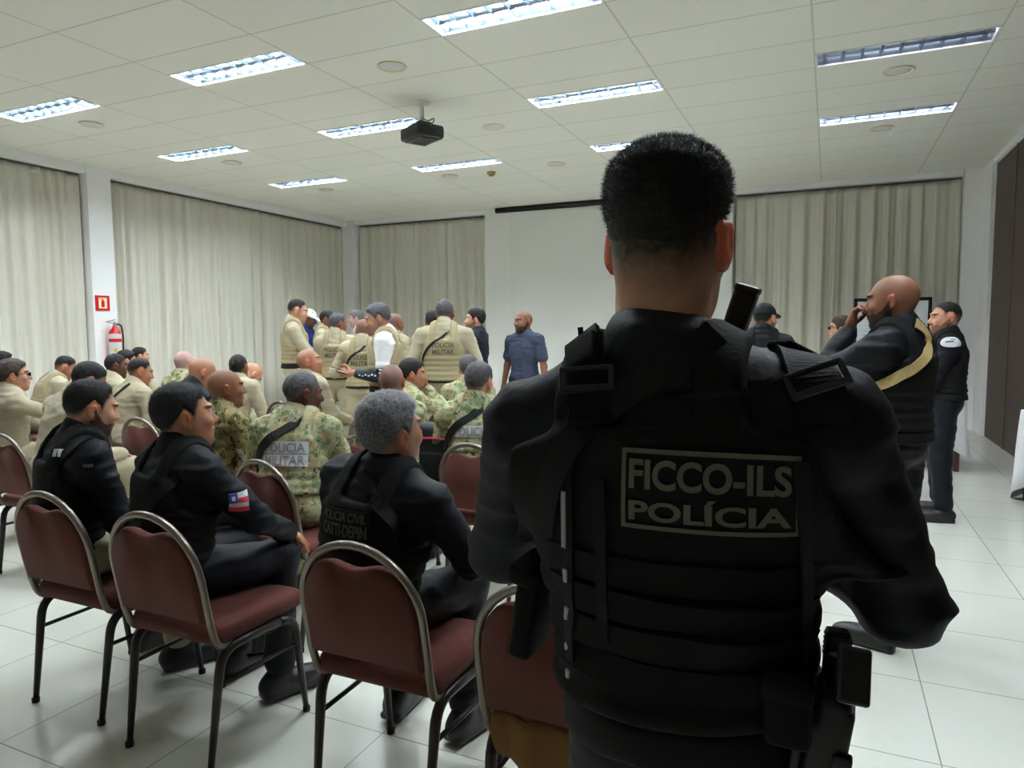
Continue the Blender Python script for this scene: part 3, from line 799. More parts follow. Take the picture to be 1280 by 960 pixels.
# luminaire layout: columns of cells -1,1,3,5 and every third row
CX = lambda c: -6.422+1.25*c
CYr = lambda r: 3.39+.625*r
LUM = [(c, r) for r in (8, 5, 2, -1, -4, -7, -10) for c in (-1, 1, 3, 5)]
# ceiling slab with real openings for the luminaires
bm = bmesh.new()
xs = sorted({-8.85, XR} | {CX(c) for c in (-1, 0, 1, 2, 3, 4, 5, 6)}); xs = [-8.87]+[x for x in xs if -8.8 < x < XR]+[XR]
ys = sorted({YF, 11.52} | {CYr(r) for _, r in LUM} | {CYr(r)-.3125 for _, r in LUM})
ys = [y for y in ys if YF <= y <= 11.52]
holes = {(round(CX(c), 3), round(CYr(r)-.3125, 3)) for c, r in LUM if CYr(r)-.3125 >= YF}
vv = {}
def gv_(x, y, z):
    k = (round(x, 4), round(y, 4), z)
    if k not in vv: vv[k] = bm.verts.new((x, y, z))
    return vv[k]
for i in range(len(xs)-1):
    for j in range(len(ys)-1):
        h = (round(xs[i], 3), round(ys[j], 3)) in holes
        if not h:
            q = [(xs[i], ys[j]), (xs[i+1], ys[j]), (xs[i+1], ys[j+1]), (xs[i], ys[j+1])]
            bm.faces.new([gv_(x, y, CEIL) for x, y in q]); bm.faces.new([gv_(x, y, CEIL+.12) for x, y in reversed(q)])
        else:
            q = [(xs[i], ys[j]), (xs[i+1], ys[j]), (xs[i+1], ys[j+1]), (xs[i], ys[j+1])]
            for a, b in zip(q, q[1:]+q[:1]): bm.faces.new([gv_(*a, CEIL), gv_(*b, CEIL), gv_(*b, CEIL+.12), gv_(*a, CEIL+.12)])
struct(obj('ceiling', bm, M_CEIL))
struct(box('wall_left', (XL-.1, (YF+YB)/2, 1.9), (.2, YB-YF+.4, 3.8), M_WALL))
struct(box('wall_back', ((XL+XR)/2, YB+.1, 1.9), (XR-XL+.6, .2, 3.8), M_WALL))
struct(box('wall_front', ((XL+XR)/2, YF-.1, 1.9), (XR-XL+.6, .2, 3.8), M_WALL))
# columns flush with the edge of the ceiling
struct(box('trim_1', (-9.0, 6.275, CEIL/2), (.3, .33, CEIL), M_TRIM))
struct(box('trim_2', (-8.90, 11.66, CEIL/2), (.36, .36, CEIL), M_TRIM))
struct(box('trim_3', (1.76, 11.68, CEIL/2), (.24, .34, CEIL), M_TRIM))
struct(box('trim_6', (-9.0, -1.2, CEIL/2), (.3, .33, CEIL), M_TRIM))
# cornice strips above the curtains
for k, (y0, y1) in enumerate(((-1.03, 6.11), (6.44, 11.48))):
    struct(box('trim_%d' % (4+k), (-8.92, (y0+y1)/2, CEIL-.055), (.10, y1-y0, .11), M_TRIM))
struct(box('trim_7', (-7.25, 11.56, CEIL-.04), (2.94, .08, .08), M_TRIM))
struct(box('trim_8', (.1, 11.56, CEIL-.04), (3.06, .08, .08), M_TRIM))
# projecting white wall panel behind the screen
struct(box('wall_centre', (-3.6, 11.68, CEIL/2), (4.34, .36, CEIL), M_WALL))
struct(box('baseboard_back', (.1, 11.83, .05), (3.2, .03, .10), mat('cream_skirting', sr(214, 206, 180), .5)))
# folding partition on the right
M_PART = mat('dark_brown_laminate', sr(66, 50, 44), .45, bump=.1, bscale=30, mottle=.06, mscale=3, spec=.4)
M_SEAM = mat('partition_seam', sr(96, 80, 72), .4, metal=.2)
bm = bmesh.new(); bx(bm, (XR+.10, (10.95+YF)/2, 1.775), (.12, 10.95-YF, 3.55))
struct(obj('wall_right', bm, M_PART))
for k, yy in enumerate([9.85-1.02*i for i in range(13)]):
    struct(box('trim_%d' % (20+k), (XR+.035, yy, 1.775), (.014, .022, 3.55), M_SEAM))
struct(box('trim_9', (XR+.08, (11.9+YF)/2, CEIL-.03), (.16, 11.9-YF, .08), M_TRIM))
struct(box('trim_10', (XR+.06, 11.25, 1.8), (.14, .60, 3.6), M_TRIM))

# curtains: pleated cloth with thickness, each with its rail
M_CURT = mat('greige_curtain_cloth', sr(216, 212, 198), .9, bump=.15, bscale=90, spec=.15)
M_RAIL = mat('curtain_rail_metal', sr(96, 92, 84), .5, metal=.4)
def curtain(p0, p1, z0, z1, nrm, label, seed, dens=.19, depth=.065):
    p0, p1, nrm = Vector(p0), Vector(p1), Vector(nrm); L = (p1-p0).length; d = (p1-p0)/L; r = random.Random(seed)
    root = empty('curtain', (p0+p1)/2, 0, label, 'curtain', None)
    n = int(L/.016); ph = 0; prof = []; amp = 1; w = dens
    amps = [r.uniform(.45, 1.25) for _ in range(int(L/.2)+3)]; ws = [r.uniform(.7, 1.5) for _ in range(int(L/.2)+3)]
    for i in range(n+1):
        x = L*i/n; q = x/.2; k = int(q); f = q-k; f = f*f*(3-2*f)
        amp = amps[k]*(1-f)+amps[k+1]*f; wl = dens*(ws[k]*(1-f)+ws[k+1]*f); ph += 2*PI*(L/n)/wl
        prof.append((x, amp*depth*(.75*math.sin(ph)+.25*math.sin(2.3*ph+1))))
    bm = bmesh.new(); levels = [(z1, .30, .35), (z1-.08, .55, .5), (z1-.35, .85, .8), (z1-1.0, 1.0, .95), (z1-1.9, 1.0, 1.0), (z1-2.8, 1.05, 1.0), (z0, 1.1, 1.0)]
    R = {}
    for sgn, off in ((0, 0.0), (1, -.006)):
        for j, (z, a, _) in enumerate(levels):
            for i, (x, y) in enumerate(prof):
                jj = math.sin(i*.05+seed)*.012*j
                R[sgn, j, i] = bm.verts.new(p0+d*x+nrm*(y*a+off+jj*.6)-(p0+p1)/2+Vector((0, 0, z)))
    for j in range(len(levels)-1):
        for i in range(n):
            bm.faces.new((R[0, j, i], R[0, j, i+1], R[0, j+1, i+1], R[0, j+1, i])); bm.faces.new((R[1, j+1, i], R[1, j+1, i+1], R[1, j, i+1], R[1, j, i]))
    m_ = len(levels)-1
    for i in range(n):
        bm.faces.new((R[1, 0, i], R[1, 0, i+1], R[0, 0, i+1], R[0, 0, i])); bm.faces.new((R[0, m_, i], R[0, m_, i+1], R[1, m_, i+1], R[1, m_, i]))
    for j in range(m_):
        bm.faces.new((R[0, j, 0], R[0, j+1, 0], R[1, j+1, 0], R[1, j, 0])); bm.faces.new((R[1, j, n], R[1, j+1, n], R[0, j+1, n], R[0, j, n]))
    obj('curtain_cloth', bm, M_CURT, root, smooth=True)
    bm = bmesh.new(); c = (p0+p1)/2
    bx(bm, Vector((0, 0, z1+.012)), (abs(d.x)*L+.03*abs(nrm.x)+.0, abs(d.y)*L+.03*abs(nrm.y), .024))
    obj('curtain_rail', bm, M_RAIL, root)
curtain((-8.99, -.98, 0), (-8.99, 6.09, 0), .04, CEIL-.135, (1, 0, 0), 'long pale pleated curtain on the left, before the white column', 1)
curtain((-8.99, 6.46, 0), (-8.99, 11.46, 0), .04, CEIL-.135, (1, 0, 0), 'long pale pleated curtain between fire extinguisher column and the far left corner', 2)
curtain((-8.68, 11.68, 0), (-5.80, 11.68, 0), .04, CEIL-.105, (0, -1, 0), 'beige curtain on the far wall left of the white screen wall', 3, .19)
curtain((-1.40, 11.68, 0), (1.63, 11.68, 0), .04, CEIL-.105, (0, -1, 0), 'beige curtain on the far wall right of the big head, behind the whiteboard', 4, .21)

# ------------------------------------------------------------------ luminaires
M_REFL = mat('mirror_reflector', sr(150, 164, 180), .3, metal=.7)
M_BLADE = mat('aluminium_louver', sr(112, 126, 142), .35, metal=.8)
M_HOUS = mat('white_lamp_housing', sr(228, 230, 232), .45)
M_TUBE = mat('fluorescent_tube_lit', (.9, .95, 1), .4, emit=(.88, .95, .98), estr=80)
M_TUBE2 = mat('fluorescent_tube_dim', (.9, .95, 1), .4, emit=(.9, .92, 1.0), estr=40)
M_TUBE3 = mat('unlit_tube_added_glow', (.9, .95, 1), .4, emit=(.95, .9, .96), estr=5)  # weak emission added to an unlit lamp, standing in for its mirror reflections
M_TUBE0 = mat('fluorescent_tube_unlit', (.86, .86, .88), .3)
def make_lum(c, r, label, group, state):
    x0, y1 = CX(c), CYr(r); W, D, H = 1.25, .3125, .10
    t = empty('ceiling_light', (x0+W/2, y1-D/2, CEIL), 0, label, 'ceiling light', group)
    bm = bmesh.new()      # frame + box
    for s in (1, -1):
        bx(bm, (0, s*(D/2-.008), .0), (W-.004, .014, .012)); bx(bm, (s*(W/2-.010), 0, .0), (.016, D-.03, .012))
        bx(bm, (0, s*(D/2-.003), H/2), (W-.004, .004, H)); bx(bm, (s*(W/2-.004), 0, H/2), (.004, D-.012, H))
    bx(bm, (0, 0, H), (W-.004, D-.004, .006))
    obj('housing', bm, M_HOUS, t)
    for s in (1, -1):
        # parabolic trough
        bm = bmesh.new(); n = 8; A = []
        for k in range(n+1):
            u = -1+2*k/n; A.append((s*.073+u*.068, .085-.075*u*u))
        F = [[bm.verts.new((x, y, z)) for y, z in A] for x in (-W/2+.02, W/2-.02)]; B = [[bm.verts.new((x, y, z+.003)) for y, z in A] for x in (-W/2+.02, W/2-.02)]
        for k in range(n):
            bm.faces.new((F[0][k], F[0][k+1], F[1][k+1], F[1][k])); bm.faces.new((B[0][k], B[1][k], B[1][k+1], B[0][k+1]))
        for i in (0, 1):
            for k in range(n): bm.faces.new((F[i][k], B[i][k], B[i][k+1], F[i][k+1]))
        for k in (0, n): bm.faces.new((F[0][k], F[1][k], B[1][k], B[0][k]))
        obj('reflector', bm, M_REFL, t, smooth=True)
        bm = bmesh.new(); lathe(bm, [(.004, -.595), (.013, -.59), (.013, .59), (.004, .595)], (0, s*.073, .052), 10, 'X')
        tm = {'low': M_TUBE3, 'on': M_TUBE, 'dim': M_TUBE2, 'off': M_TUBE0}[state if not (state == 'half') else ('on' if s == -1 else 'off')]
        obj('tube', bm, tm, t, smooth=True)
        bm = bmesh.new()
        for k in range(9):
            xx = -W/2+W*(k+.5)/9
            # curved cross blade: thicker above than below
            v = [bm.verts.new((xx+dx, s*.073+sy*.064, z)) for dx, z in ((-.003, .004), (-.016, .036), (.016, .036), (.003, .004)) for sy in (-1, 1)]
            for a, b in ((0, 2), (2, 4), (4, 6), (6, 0)): bm.faces.new((v[a], v[a+1], v[b+1], v[b]))
            bm.faces.new((v[0], v[2], v[4], v[6])); bm.faces.new((v[1], v[7], v[5], v[3]))
        for sy in (-.062, .062): bx(bm, (0, s*.073+sy, .034), (W-.05, .003, .008))
        obj('louver_blades', bm, M_BLADE, t)
    return t
LL = {(-1, 2): 'lit ceiling light at the upper left edge, above the left curtain', (1, 2): 'large lit ceiling light at upper left, in front of the projector',
      (3, 2): 'lit ceiling light cut by the top edge, largest in view', (-1, 5): 'lit ceiling light above the fire extinguisher column', (1, 5): 'lit ceiling light just behind and left of the projector',
      (3, 5): 'ceiling light right of the projector with one bright strip', (5, 5): 'unlit mirrored ceiling light at the upper right with reflections imitated by glowing tubes',
      (-1, 8): 'small far lit ceiling light toward the left back corner', (1, 8): 'small far lit ceiling light below the projector beside smoke detector', (3, 8): 'far ceiling light partly behind the top of the big head',
      (5, 8): 'far dim ceiling light at right above the whiteboard curtain'}
ST = {(5, 5): 'low', (5, 8): 'dim', (3, 5): 'on', (3, 8): 'on', (5, 2): 'on', (5, -1): 'on', **{(c, r): 'off' for c in (-1, 1, 3, 5) for r in (-4, -7, -10)}}
for c, r in LUM:
    if CYr(r)-.3125 < YF: continue
    make_lum(c, r, LL.get((c, r), 'mirrored fluorescent ceiling light overhead and behind the camera'), 'recessed ceiling lights' if (c, r) in LL else 'ceiling lights behind the camera', ST.get((c, r), 'on'))

# round ceiling speakers
M_SPKR = mat('cream_speaker_ring', sr(226, 218, 186), .6); M_GRILL = mat('speaker_grille', sr(214, 214, 210), .6, bump=.4, bscale=500)
SPL = ['round ceiling speaker nearest the camera, right of the largest left light', 'round ceiling speaker above the left curtain', 'round ceiling speaker above the fire extinguisher curtain',
       'small far round ceiling speaker toward the left back corner', 'round ceiling speaker to the right of the projector', 'round ceiling speaker just left of the big head top',
       'round ceiling speaker under the unlit light at upper right', 'round ceiling speaker under the dim far light at right', 'small far round ceiling speaker next to the smoke detector']
for (x, y), lb in zip(((-3.34, 4.98), (-7.09, 4.98), (-7.08, 6.86), (-7.15, 8.79), (-3.34, 6.88), (-3.34, 8.77), (.47, 6.89), (.46, 8.77), (-4.96, 8.79)), SPL):
    t = empty('ceiling_speaker', (x, y, CEIL), 0, lb, 'ceiling speaker', 'round ceiling speakers')
    bm = bmesh.new(); lathe(bm, [(.098, .0), (.118, -.002), (.122, -.008), (.116, -.014), (.100, -.012), (.098, -.004)], n=32); obj('speaker_ring', bm, M_SPKR, t, True)
    bm = bmesh.new(); lathe(bm, [(.099, .0), (.099, -.007), (.06, -.010), (.01, -.011)], n=32); obj('speaker_grille', bm, M_GRILL, t, True)
t = empty('smoke_detector', (-4.32, 8.82, CEIL), 0, 'yellowed round smoke detector on the ceiling between two far lights', 'smoke detector')
bm = bmesh.new(); lathe(bm, [(.06, 0), (.062, -.02), (.052, -.034)]); obj('detector_base', bm, mat('aged_plastic', sr(190, 170, 110), .5), t, True)
bm = bmesh.new(); lathe(bm, [(.034, -.03), (.036, -.05), (.018, -.06)]); obj('detector_cap', bm, mat('aged_plastic_cap', sr(170, 148, 90), .5), t, True)

# projector on its ceiling pole
t = empty('projector', (-3.61, 5.87, CEIL), R_(-28), 'black projector hanging from a short white ceiling pole', 'projector')
bm = bmesh.new(); lathe(bm, [(.085, 0), (.085, -.012), (.03, -.03), (.028, -.035)]); lathe(bm, [(.022, -.03), (.022, -.19)]); obj('ceiling_pole', bm, M_TRIM, t, True)
bm = bmesh.new(); bx(bm, (0, 0, -.20), (.16, .14, .012), None, .004); 
for sx in (-.07, .07): sweep(bm, [(sx*.6, 0, -.20), (sx*1.3, .06*(1 if sx > 0 else -1), -.23)], .007, 6)
obj('mount_bracket', bm, M_WEB, t)
bm = bmesh.new(); bx(bm, (0, 0, -.295), (.36, .29, .125), None, .028, 3); obj('projector_body', bm, M_PLAST, t, True)
bm = bmesh.new(); bx(bm, (0, 0, -.361), (.28, .22, .012), None, .004); 
for k in range(6): bx(bm, (-.10+.04*k, .02, -.368), (.02, .12, .004))
obj('vent_panel', bm, mat('dark_grey_plastic', sr(58, 56, 52), .5), t)
bm = bmesh.new(); lathe(bm, [(.042, .12), (.046, .165), (.036, .168), (.03, .15), (.005, .148)], (.08, 0, -.295), 24, 'Y'); obj('lens', bm, M_GLASS, t, True)
bm = bmesh.new(); sweep(bm, arc_pts([(.01, .0, -.15), (.07, .03, -.19), (.15, .04, -.17), (.19, .02, -.22), (.17, -.02, -.26)], .05), .006, 6); obj('cable', bm, mat('grey_cable', sr(130, 126, 118), .6), t, True)

# retractable projection screen on the panel
t = empty('projection_screen', (-3.5, 11.46, 0), 0, 'wide white projection screen with a black top case on the far wall', 'projection screen')
box('screen_sheet', (-.0, 0.0, 1.85), (3.5, .008, 3.34), mat('matte_screen_white', sr(232, 232, 228), .9), t)
bm = bmesh.new(); sweep(bm, [(-2.02, -.01, CEIL-.05), (2.0, -.01, CEIL-.05)], .045, 12); obj('screen_case', bm, M_PLAST, t, True)
bm = bmesh.new(); sweep(bm, [(-1.75, 0, .17), (1.75, 0, .17)], .016, 10); obj('weight_bar', bm, M_TRIM, t, True)

# fire extinguisher and its sign on the column
t = empty('fire_extinguisher', (-8.76, 6.33, .98), 0, 'red fire extinguisher with white label hung on the white column', 'fire extinguisher')
bm = bmesh.new(); lathe(bm, [(.05, 0), (.075, .008), (.08, .03), (.08, .42), (.07, .47), (.035, .51), (.026, .53), (.026, .545)], n=28); obj('cylinder_body', bm, M_RED, t, True)
bm = bmesh.new()
for z0, z1 in ((.16, .33), (.375, .44)):
    r0 = .0812; V = []
    for k in range(13):
        a = R_(-75+150*k/12)-R_(40); V.append([bm.verts.new((rr*math.cos(a), rr*math.sin(a), z)) for rr, z in ((r0, z0), (r0, z1), (r0-.002, z1), (r0-.002, z0))])
    for a, b in zip(V, V[1:]):
        for k in range(4): bm.faces.new((a[k], b[k], b[(k+1) % 4], a[(k+1) % 4]))
    bm.faces.new(list(reversed(V[0]))); bm.faces.new(V[-1])
obj('paper_label', bm, M_WPATCH, t)
bm = bmesh.new(); bx(bm, (.066, -.052, .225), (.008, .04, .045), Matrix.Rotation(R_(-38), 3, 'Z')); obj('yellow_mark', bm, mat('yellow_print', sr(226, 190, 90), .8), t)
bm = bmesh.new(); lathe(bm, [(.022, .54), (.022, .58), (.012, .585), (.012, .60)]); bx(bm, (0, -.05, .615), (.02, .13, .012), Matrix.Rotation(R_(14), 3, 'X')); bx(bm, (0, -.05, .585), (.018, .11, .01), Matrix.Rotation(R_(-12), 3, 'X')); obj('valve_handle', bm, M_STEEL, t)
bm = bmesh.new(); sweep(bm, arc_pts([(0, .02, .57), (.0, .10, .56), (.02, .105, .40), (.02, .095, .16)], .05), .011, 8); obj('hose', bm, M_PLAST, t, True)
bm = bmesh.new(); bx(bm, (-.083, 0, .40), (.012, .05, .10)); obj('wall_bracket', bm, M_STEEL, t)
t = empty('fire_sign', (-8.842, 6.235, 1.83), 0, 'small red square fire extinguisher sign on the white column', 'sign')
box('sign_plate', (0, 0, 0), (.008, .20, .20), M_RED, t, .002)
bm = bmesh.new(); bx(bm, (.005, 0, 0), (.003, .115, .14)); obj('sign_field', bm, mat('pale_sign_print', sr(250, 236, 200), .7), t)
bm = bmesh.new(); bx(bm, (.0075, .0, -.012), (.002, .045, .085), None, .0008); bx(bm, (.0075, .0, .042), (.002, .02, .02)); bx(bm, (.0075, -.024, .052), (.002, .04, .010)); obj('sign_pictogram', bm, M_RED, t)

# whiteboard on an easel, two tables with white cloths
t = empty('whiteboard', (.77, 10.9, 0), 0, 'black framed whiteboard with ruled writing on an easel before the far curtain', 'whiteboard')
box('board_panel', (0, 0, 1.35), (.86, .012, .92), mat('whiteboard_surface', sr(226, 230, 234), .4), t)
bm = bmesh.new()
for s in (1, -1): bx(bm, (s*.45, 0, 1.35), (.045, .03, 1.0), None, .006); bx(bm, (0, 0, 1.35+s*.48), (.945, .03, .045), None, .006)
obj('board_frame', bm, M_PLAST, t)
bm = bmesh.new()
for k in range(17): bx(bm, (-.04+.02*((k*7) % 3), -.008, 1.75-.045*k), (.70-.05*((k*5) % 4), .003, .006))
obj('writing', bm, mat('faint_ink', sr(170, 172, 180), .8), t)
for p, q in (((-.40, 0, .92), (-.46, -.12, 0)), ((.40, 0, .92), (.46, -.12, 0)), ((0, .03, 1.5), (0, .45, 0))):
    bm = bmesh.new(); sweep(bm, [p, q], .014, 8); obj('easel_leg', bm, M_PLAST, t, True)
M_WOOD = mat('dark_table_wood', sr(78, 50, 38), .5, mottle=.2, mscale=20)
def cloth_table(x, y, sx, sy, label, rot=0, drop=.42):
    t = empty('table', (x, y, 0), rot, label, 'table')
    bm = bmesh.new(); bx(bm, (0, 0, .735), (sx, sy, .03), None, .006); obj('tabletop', bm, M_WOOD, t)
    for a in (1, -1):
        for b in (1, -1):
            bm = bmesh.new(); bx(bm, (a*(sx/2-.05), b*(sy/2-.05), .36), (.05, .05, .72), None, .005); obj('leg', bm, M_WOOD, t)
    bm = bmesh.new(); N = 120; top = []; per = 2*(sx+sy)
    def pp(d, o):
        hx, hy = sx/2+o, sy/2+o
        d = d % per
        if d < sx: return Vector((-hx+d/sx*2*hx, -hy, 0)), Vector((0, -1, 0))
        d -= sx
        if d < sy: return Vector((hx, -hy+d/sy*2*hy, 0)), Vector((1, 0, 0))
        d -= sy
        if d < sx: return Vector((hx-d/sx*2*hx, hy, 0)), Vector((0, 1, 0))
        d -= sx
        return Vector((-hx, hy-d/sy*2*hy, 0)), Vector((-1, 0, 0))
    rows = []
    for j, f in enumerate((0, .02, .15, .4, .7, 1.0)):
        ring = []
        for i in range(N):
            d = per*i/N; p, nn = pp(d, .006+.02*f)
            cd = min(abs(d-c) for c in (0, sx, sx+sy, 2*sx+sy, per)); cr = max(0, 1-cd/.28)
            w = math.sin(d*21+3*f)*.022*f+math.sin(d*9.3)*.015*f
            ring.append(bm.verts.new(p+nn*(w+.03*cr*f)+Vector((0, 0, .756-f*(drop+.18*cr)))))
        rows.append(ring)
    for a, b in zip(rows, rows[1:]):
        for i in range(N): bm.faces.new((a[i], a[(i+1) % N], b[(i+1) % N], b[i]))
    bm.faces.new(rows[0])
    o = obj('tablecloth', bm, M_WHITE, None, True); o.location = (x, y, 0); o.rotation_euler = (0, 0, rot)
    md = o.modifiers.new('thickness', 'SOLIDIFY'); md.thickness = .004; md.offset = 1
    tag(o, 'white cloth draped over ' + label, 'tablecloth')
cloth_table(.72, 8.45, 1.05, .7, 'dark table behind the officer with the oval patch')
cloth_table(1.64, 6.55, .30, 1.0, 'table at the right edge of the picture', drop=.58)

# ------------------------------------------------------------------ banquet chairs
M_MAROON = mat('maroon_upholstery', sr(94, 48, 41), .85, bump=.35, bscale=330, mottle=.06, spec=.2, sheen=.1)
M_CHROME = mat('worn_bronze_tube', sr(128, 118, 108), .32, metal=.75)
M_CLEG = mat('dark_brown_tube', sr(44, 38, 36), .38, metal=.35)
M_FOOT = mat('black_rubber', sr(16, 16, 16), .7)
def make_chair():
    t = empty('banquet_chair', (0, 0, 0), 0, 'maroon banquet chair', 'chair', None)
    W = .205; zt = .865
    yb = lambda z: .035-.085*(z-.40)/.46
    pts = [(-W+.015, .17, .415), (-W+.004, yb(.40)+.01, .405), (-W, yb(.50), .50), (-W, yb(.66), .66)]
    pts = arc_pts([pts[0], pts[1], pts[2]], .05, 5)+[pts[3]]
    for k in range(1, 16):
        a = PI-PI*k/16; pts.append((W*math.cos(a), yb(zt-.205+.205*math.sin(a)), .66+.205*math.sin(a)))
    right = arc_pts([(W-.015, .17, .415), (W-.004, yb(.40)+.01, .405), (W, yb(.50), .50)], .05, 5)+[(W, yb(.66), .66)]
    pts += list(reversed(right))
    bm = bmesh.new(); sweep(bm, pts, .0125, 10); obj('back_frame', bm, M_CHROME, t, True)
    # padded back panel with a hand-hold dip at the top
    bm = bmesh.new(); out = []
    n = 40
    w = W-.010; zb = .505
    for k in range(n+1):
        x = -w+2*w*k/n; a = math.sqrt(max(0, 1-(x/w)**2)); z = .655+.195*a
        z -= .052*math.exp(-(x/.082)**2)
        out.append((x, z))
    levels = ((-.016, .984), (-.020, .955), (0, 1.0), (.020, .97), (.030, .90))
    rows = []
    for dy, sc in levels:
        top = [bm.verts.new((x*sc, yb(z)+dy, zb+.01+(z-zb-.01)*sc+(1-sc)*.12)) for x, z in out]
        bot = [bm.verts.new((x*sc, yb(zb)+dy, zb+(1-sc)*.12)) for x, z in reversed(out)]
        rows.append((top, bot))
    order = [rows[1], rows[0], rows[2], rows[3], rows[4]]
    seq = [(rows[1][0]+rows[1][1]), (rows[2][0]+rows[2][1]), (rows[3][0]+rows[3][1]), (rows[4][0]+rows[4][1])]
    for a, b in zip(seq, seq[1:]):
        m = len(a)
        for i in range(m): bm.faces.new((a[i], a[(i+1) % m], b[(i+1) % m], b[i]))
    for r_, fl in ((rows[1], False), (rows[4], True)):
        tp, bt = r_; bt = list(reversed(bt))
        for i in range(n):
            f = (tp[i], bt[i], bt[i+1], tp[i+1]); bm.faces.new(f if not fl else tuple(reversed(f)))
    for v in rows[0][0]+rows[0][1]: bm.verts.remove(v)
    obj('backrest', bm, M_MAROON, t, True)
    bm = bmesh.new(); bx(bm, (0, .245, .445), (.43, .42, .075), None, .034, 4); obj('seat', bm, M_MAROON, t, True)
    bm = bmesh.new(); bx(bm, (0, .245, .409), (.36, .36, .014), None, .004); obj('seat_base', bm, M_PLAST, t)
    for s in (1, -1):
        p = arc_pts([(s*.195, 0, .0), (s*.205, .055, .405), (s*.215, .385, .398), (s*.22, .435, .0)], .075, 6)
        rr = [.0105+.006*min(1, q[2]/.35) for q in [Vector(v) for v in p]]
        h = len(p)//2
        bm = bmesh.new(); sweep(bm, p[:h+1], rr[:h+1], 10); o = obj('rear_leg', bm, M_CLEG, t, True)
        bm = bmesh.new(); lathe(bm, [(.014, 0), (.0145, .018), (.011, .02)], (s*.195, 0, 0), 12); obj('rubber_foot', bm, M_FOOT, o, True)
        bm = bmesh.new(); sweep(bm, p[h:], rr[h:], 10); o = obj('front_leg', bm, M_CLEG, t, True)
        bm = bmesh.new(); lathe(bm, [(.014, 0), (.0145, .018), (.011, .02)], (s*.22, .435, 0), 12); obj('rubber_foot', bm, M_FOOT, o, True)
        bm = bmesh.new(); sweep(bm, [(s*.2015, .04, .29), (s*.2165, .400, .285)], .008, 8); obj('stretcher', bm, M_CLEG, t, True)
    return t
CHAIR0 = make_chair(); CH_USED = [0]; CHAIRS = []
def chair(x, y, rot, label):
    c = CHAIR0 if not CH_USED[0] else copy_tree(CHAIR0)
    CH_USED[0] = 1
    c.location = (x, y, 0); c.rotation_euler = (0, 0, rot); c['label'] = label; c['category'] = 'chair'; c['group'] = 'maroon banquet chairs'
    CHAIRS.append((x, y)); return c
# ------------------------------------------------------------------ the seated audience
SHORT = dict(t=.012, side=.003, fade=.05, sfade=.03, c='black')
FADE = dict(t=.013, side=.0005, fade=.08, sfade=.06, c='black', scalp=.8)
BUZZ = dict(t=.006, side=.002, fade=.05, sfade=.03, c='black', scalp=.9)
FULL = dict(t=.018, side=.006, fade=.05, sfade=.025, c='black', amp=.002)
GREY = dict(t=.022, side=.009, fade=.04, sfade=.02, c='grey', amp=.0022, res=.0035)
SHAV = dict(t=0, c='grey2', fade=.05, scalp=.35)
SEATED = 'seated officers in uniform'
NEAR = dict(res=.008, hres=.0045, handres=.0045)
def sit(label, at, who=None, ch=None, chl=None, **k):
    k.setdefault('group', SEATED); chrot = k.pop('chrot', None); chdx = k.pop('chdx', 0)
    P = person(label, at, 'sit', **k)
    r = P['root']; a = r.rotation_euler.z
    if ch is None:
        x, y = r.location.x+math.sin(a*.3)*.235, r.location.y-math.cos(a*.3)*.235; rot = a*.3 if chrot is None else chrot; x += chdx
    else: x, y = ch[:2]; rot = ch[2] if len(ch) > 2 else 0
    P['chair'] = chair(x, y, rot, chl or ('maroon padded banquet chair under the ' + who))
    return P
# front row, in black
B1 = sit('bearded man in black vest seated in the left front chair, looking down', (118, 474, 1.86), 'bearded man at the left end of the front row', ch=(-2.62, 1.62),
         heading=-16, head=(-4, -12, 4), lean=6, hunch=.02, uniform='black', vest=dict(m='black', low=.02, res=.007), skin='light', hscale=1.06, hair=dict(t=.014, side=.003, fade=.06, sfade=.035, c='black', amp=.0012, res=.0035), beard='full', seed=1,
         trousers='beige', g=1.06, wide=1.06, **NEAR)
B2 = sit('man in black with a flag sleeve patch seated second in the front row', (222, 489, 1.80), 'man with the flag sleeve patch', ch=(-2.01, 1.57), heading=-13, head=(-17, 4, 0), lean=8, hunch=.02, uniform='black',
         vest=dict(m='black', low=.02, res=.007), skin='tan', hscale=1.13, hair=dict(t=.018, side=.006, fade=.05, sfade=.03, c='black', amp=.0012, res=.0035), seed=2, g=1.12, wide=1.14,
         arms={'R': dict(w=(.17, .40, .66), hint=(1, -.5, -.3)), 'L': dict(w=(.12, .40, .66))}, **NEAR)
B3 = sit('grey haired man in black seated in the front chair beside the standing officer', (483, 496, 1.80), 'grey haired man in black', ch=(-1.19, 1.58), heading=-6, head=(-16, 6, 6), lean=6, hunch=.03, uniform='black',
         vest=dict(m='black', low=.02, res=.007), skin='tan', hscale=1.13, hair=GREY, seed=3, g=1.18, wide=1.15, tilt=8, arms={'R': dict(w=(.14, .34, .70), hint=(1, -.6, -.3))}, **NEAR)
B4 = sit('person in brown trousers seated in the front chair hidden behind the big standing officer', (700, 500, 1.75), 'person hidden behind the big standing officer', ch=(-.575, 1.50, -.05), root_xy=(-.56, 1.74), scale=.9, heading=-3, uniform='black', trousers='tan', skin='tan', hair=SHORT, seed=4, lean=4)
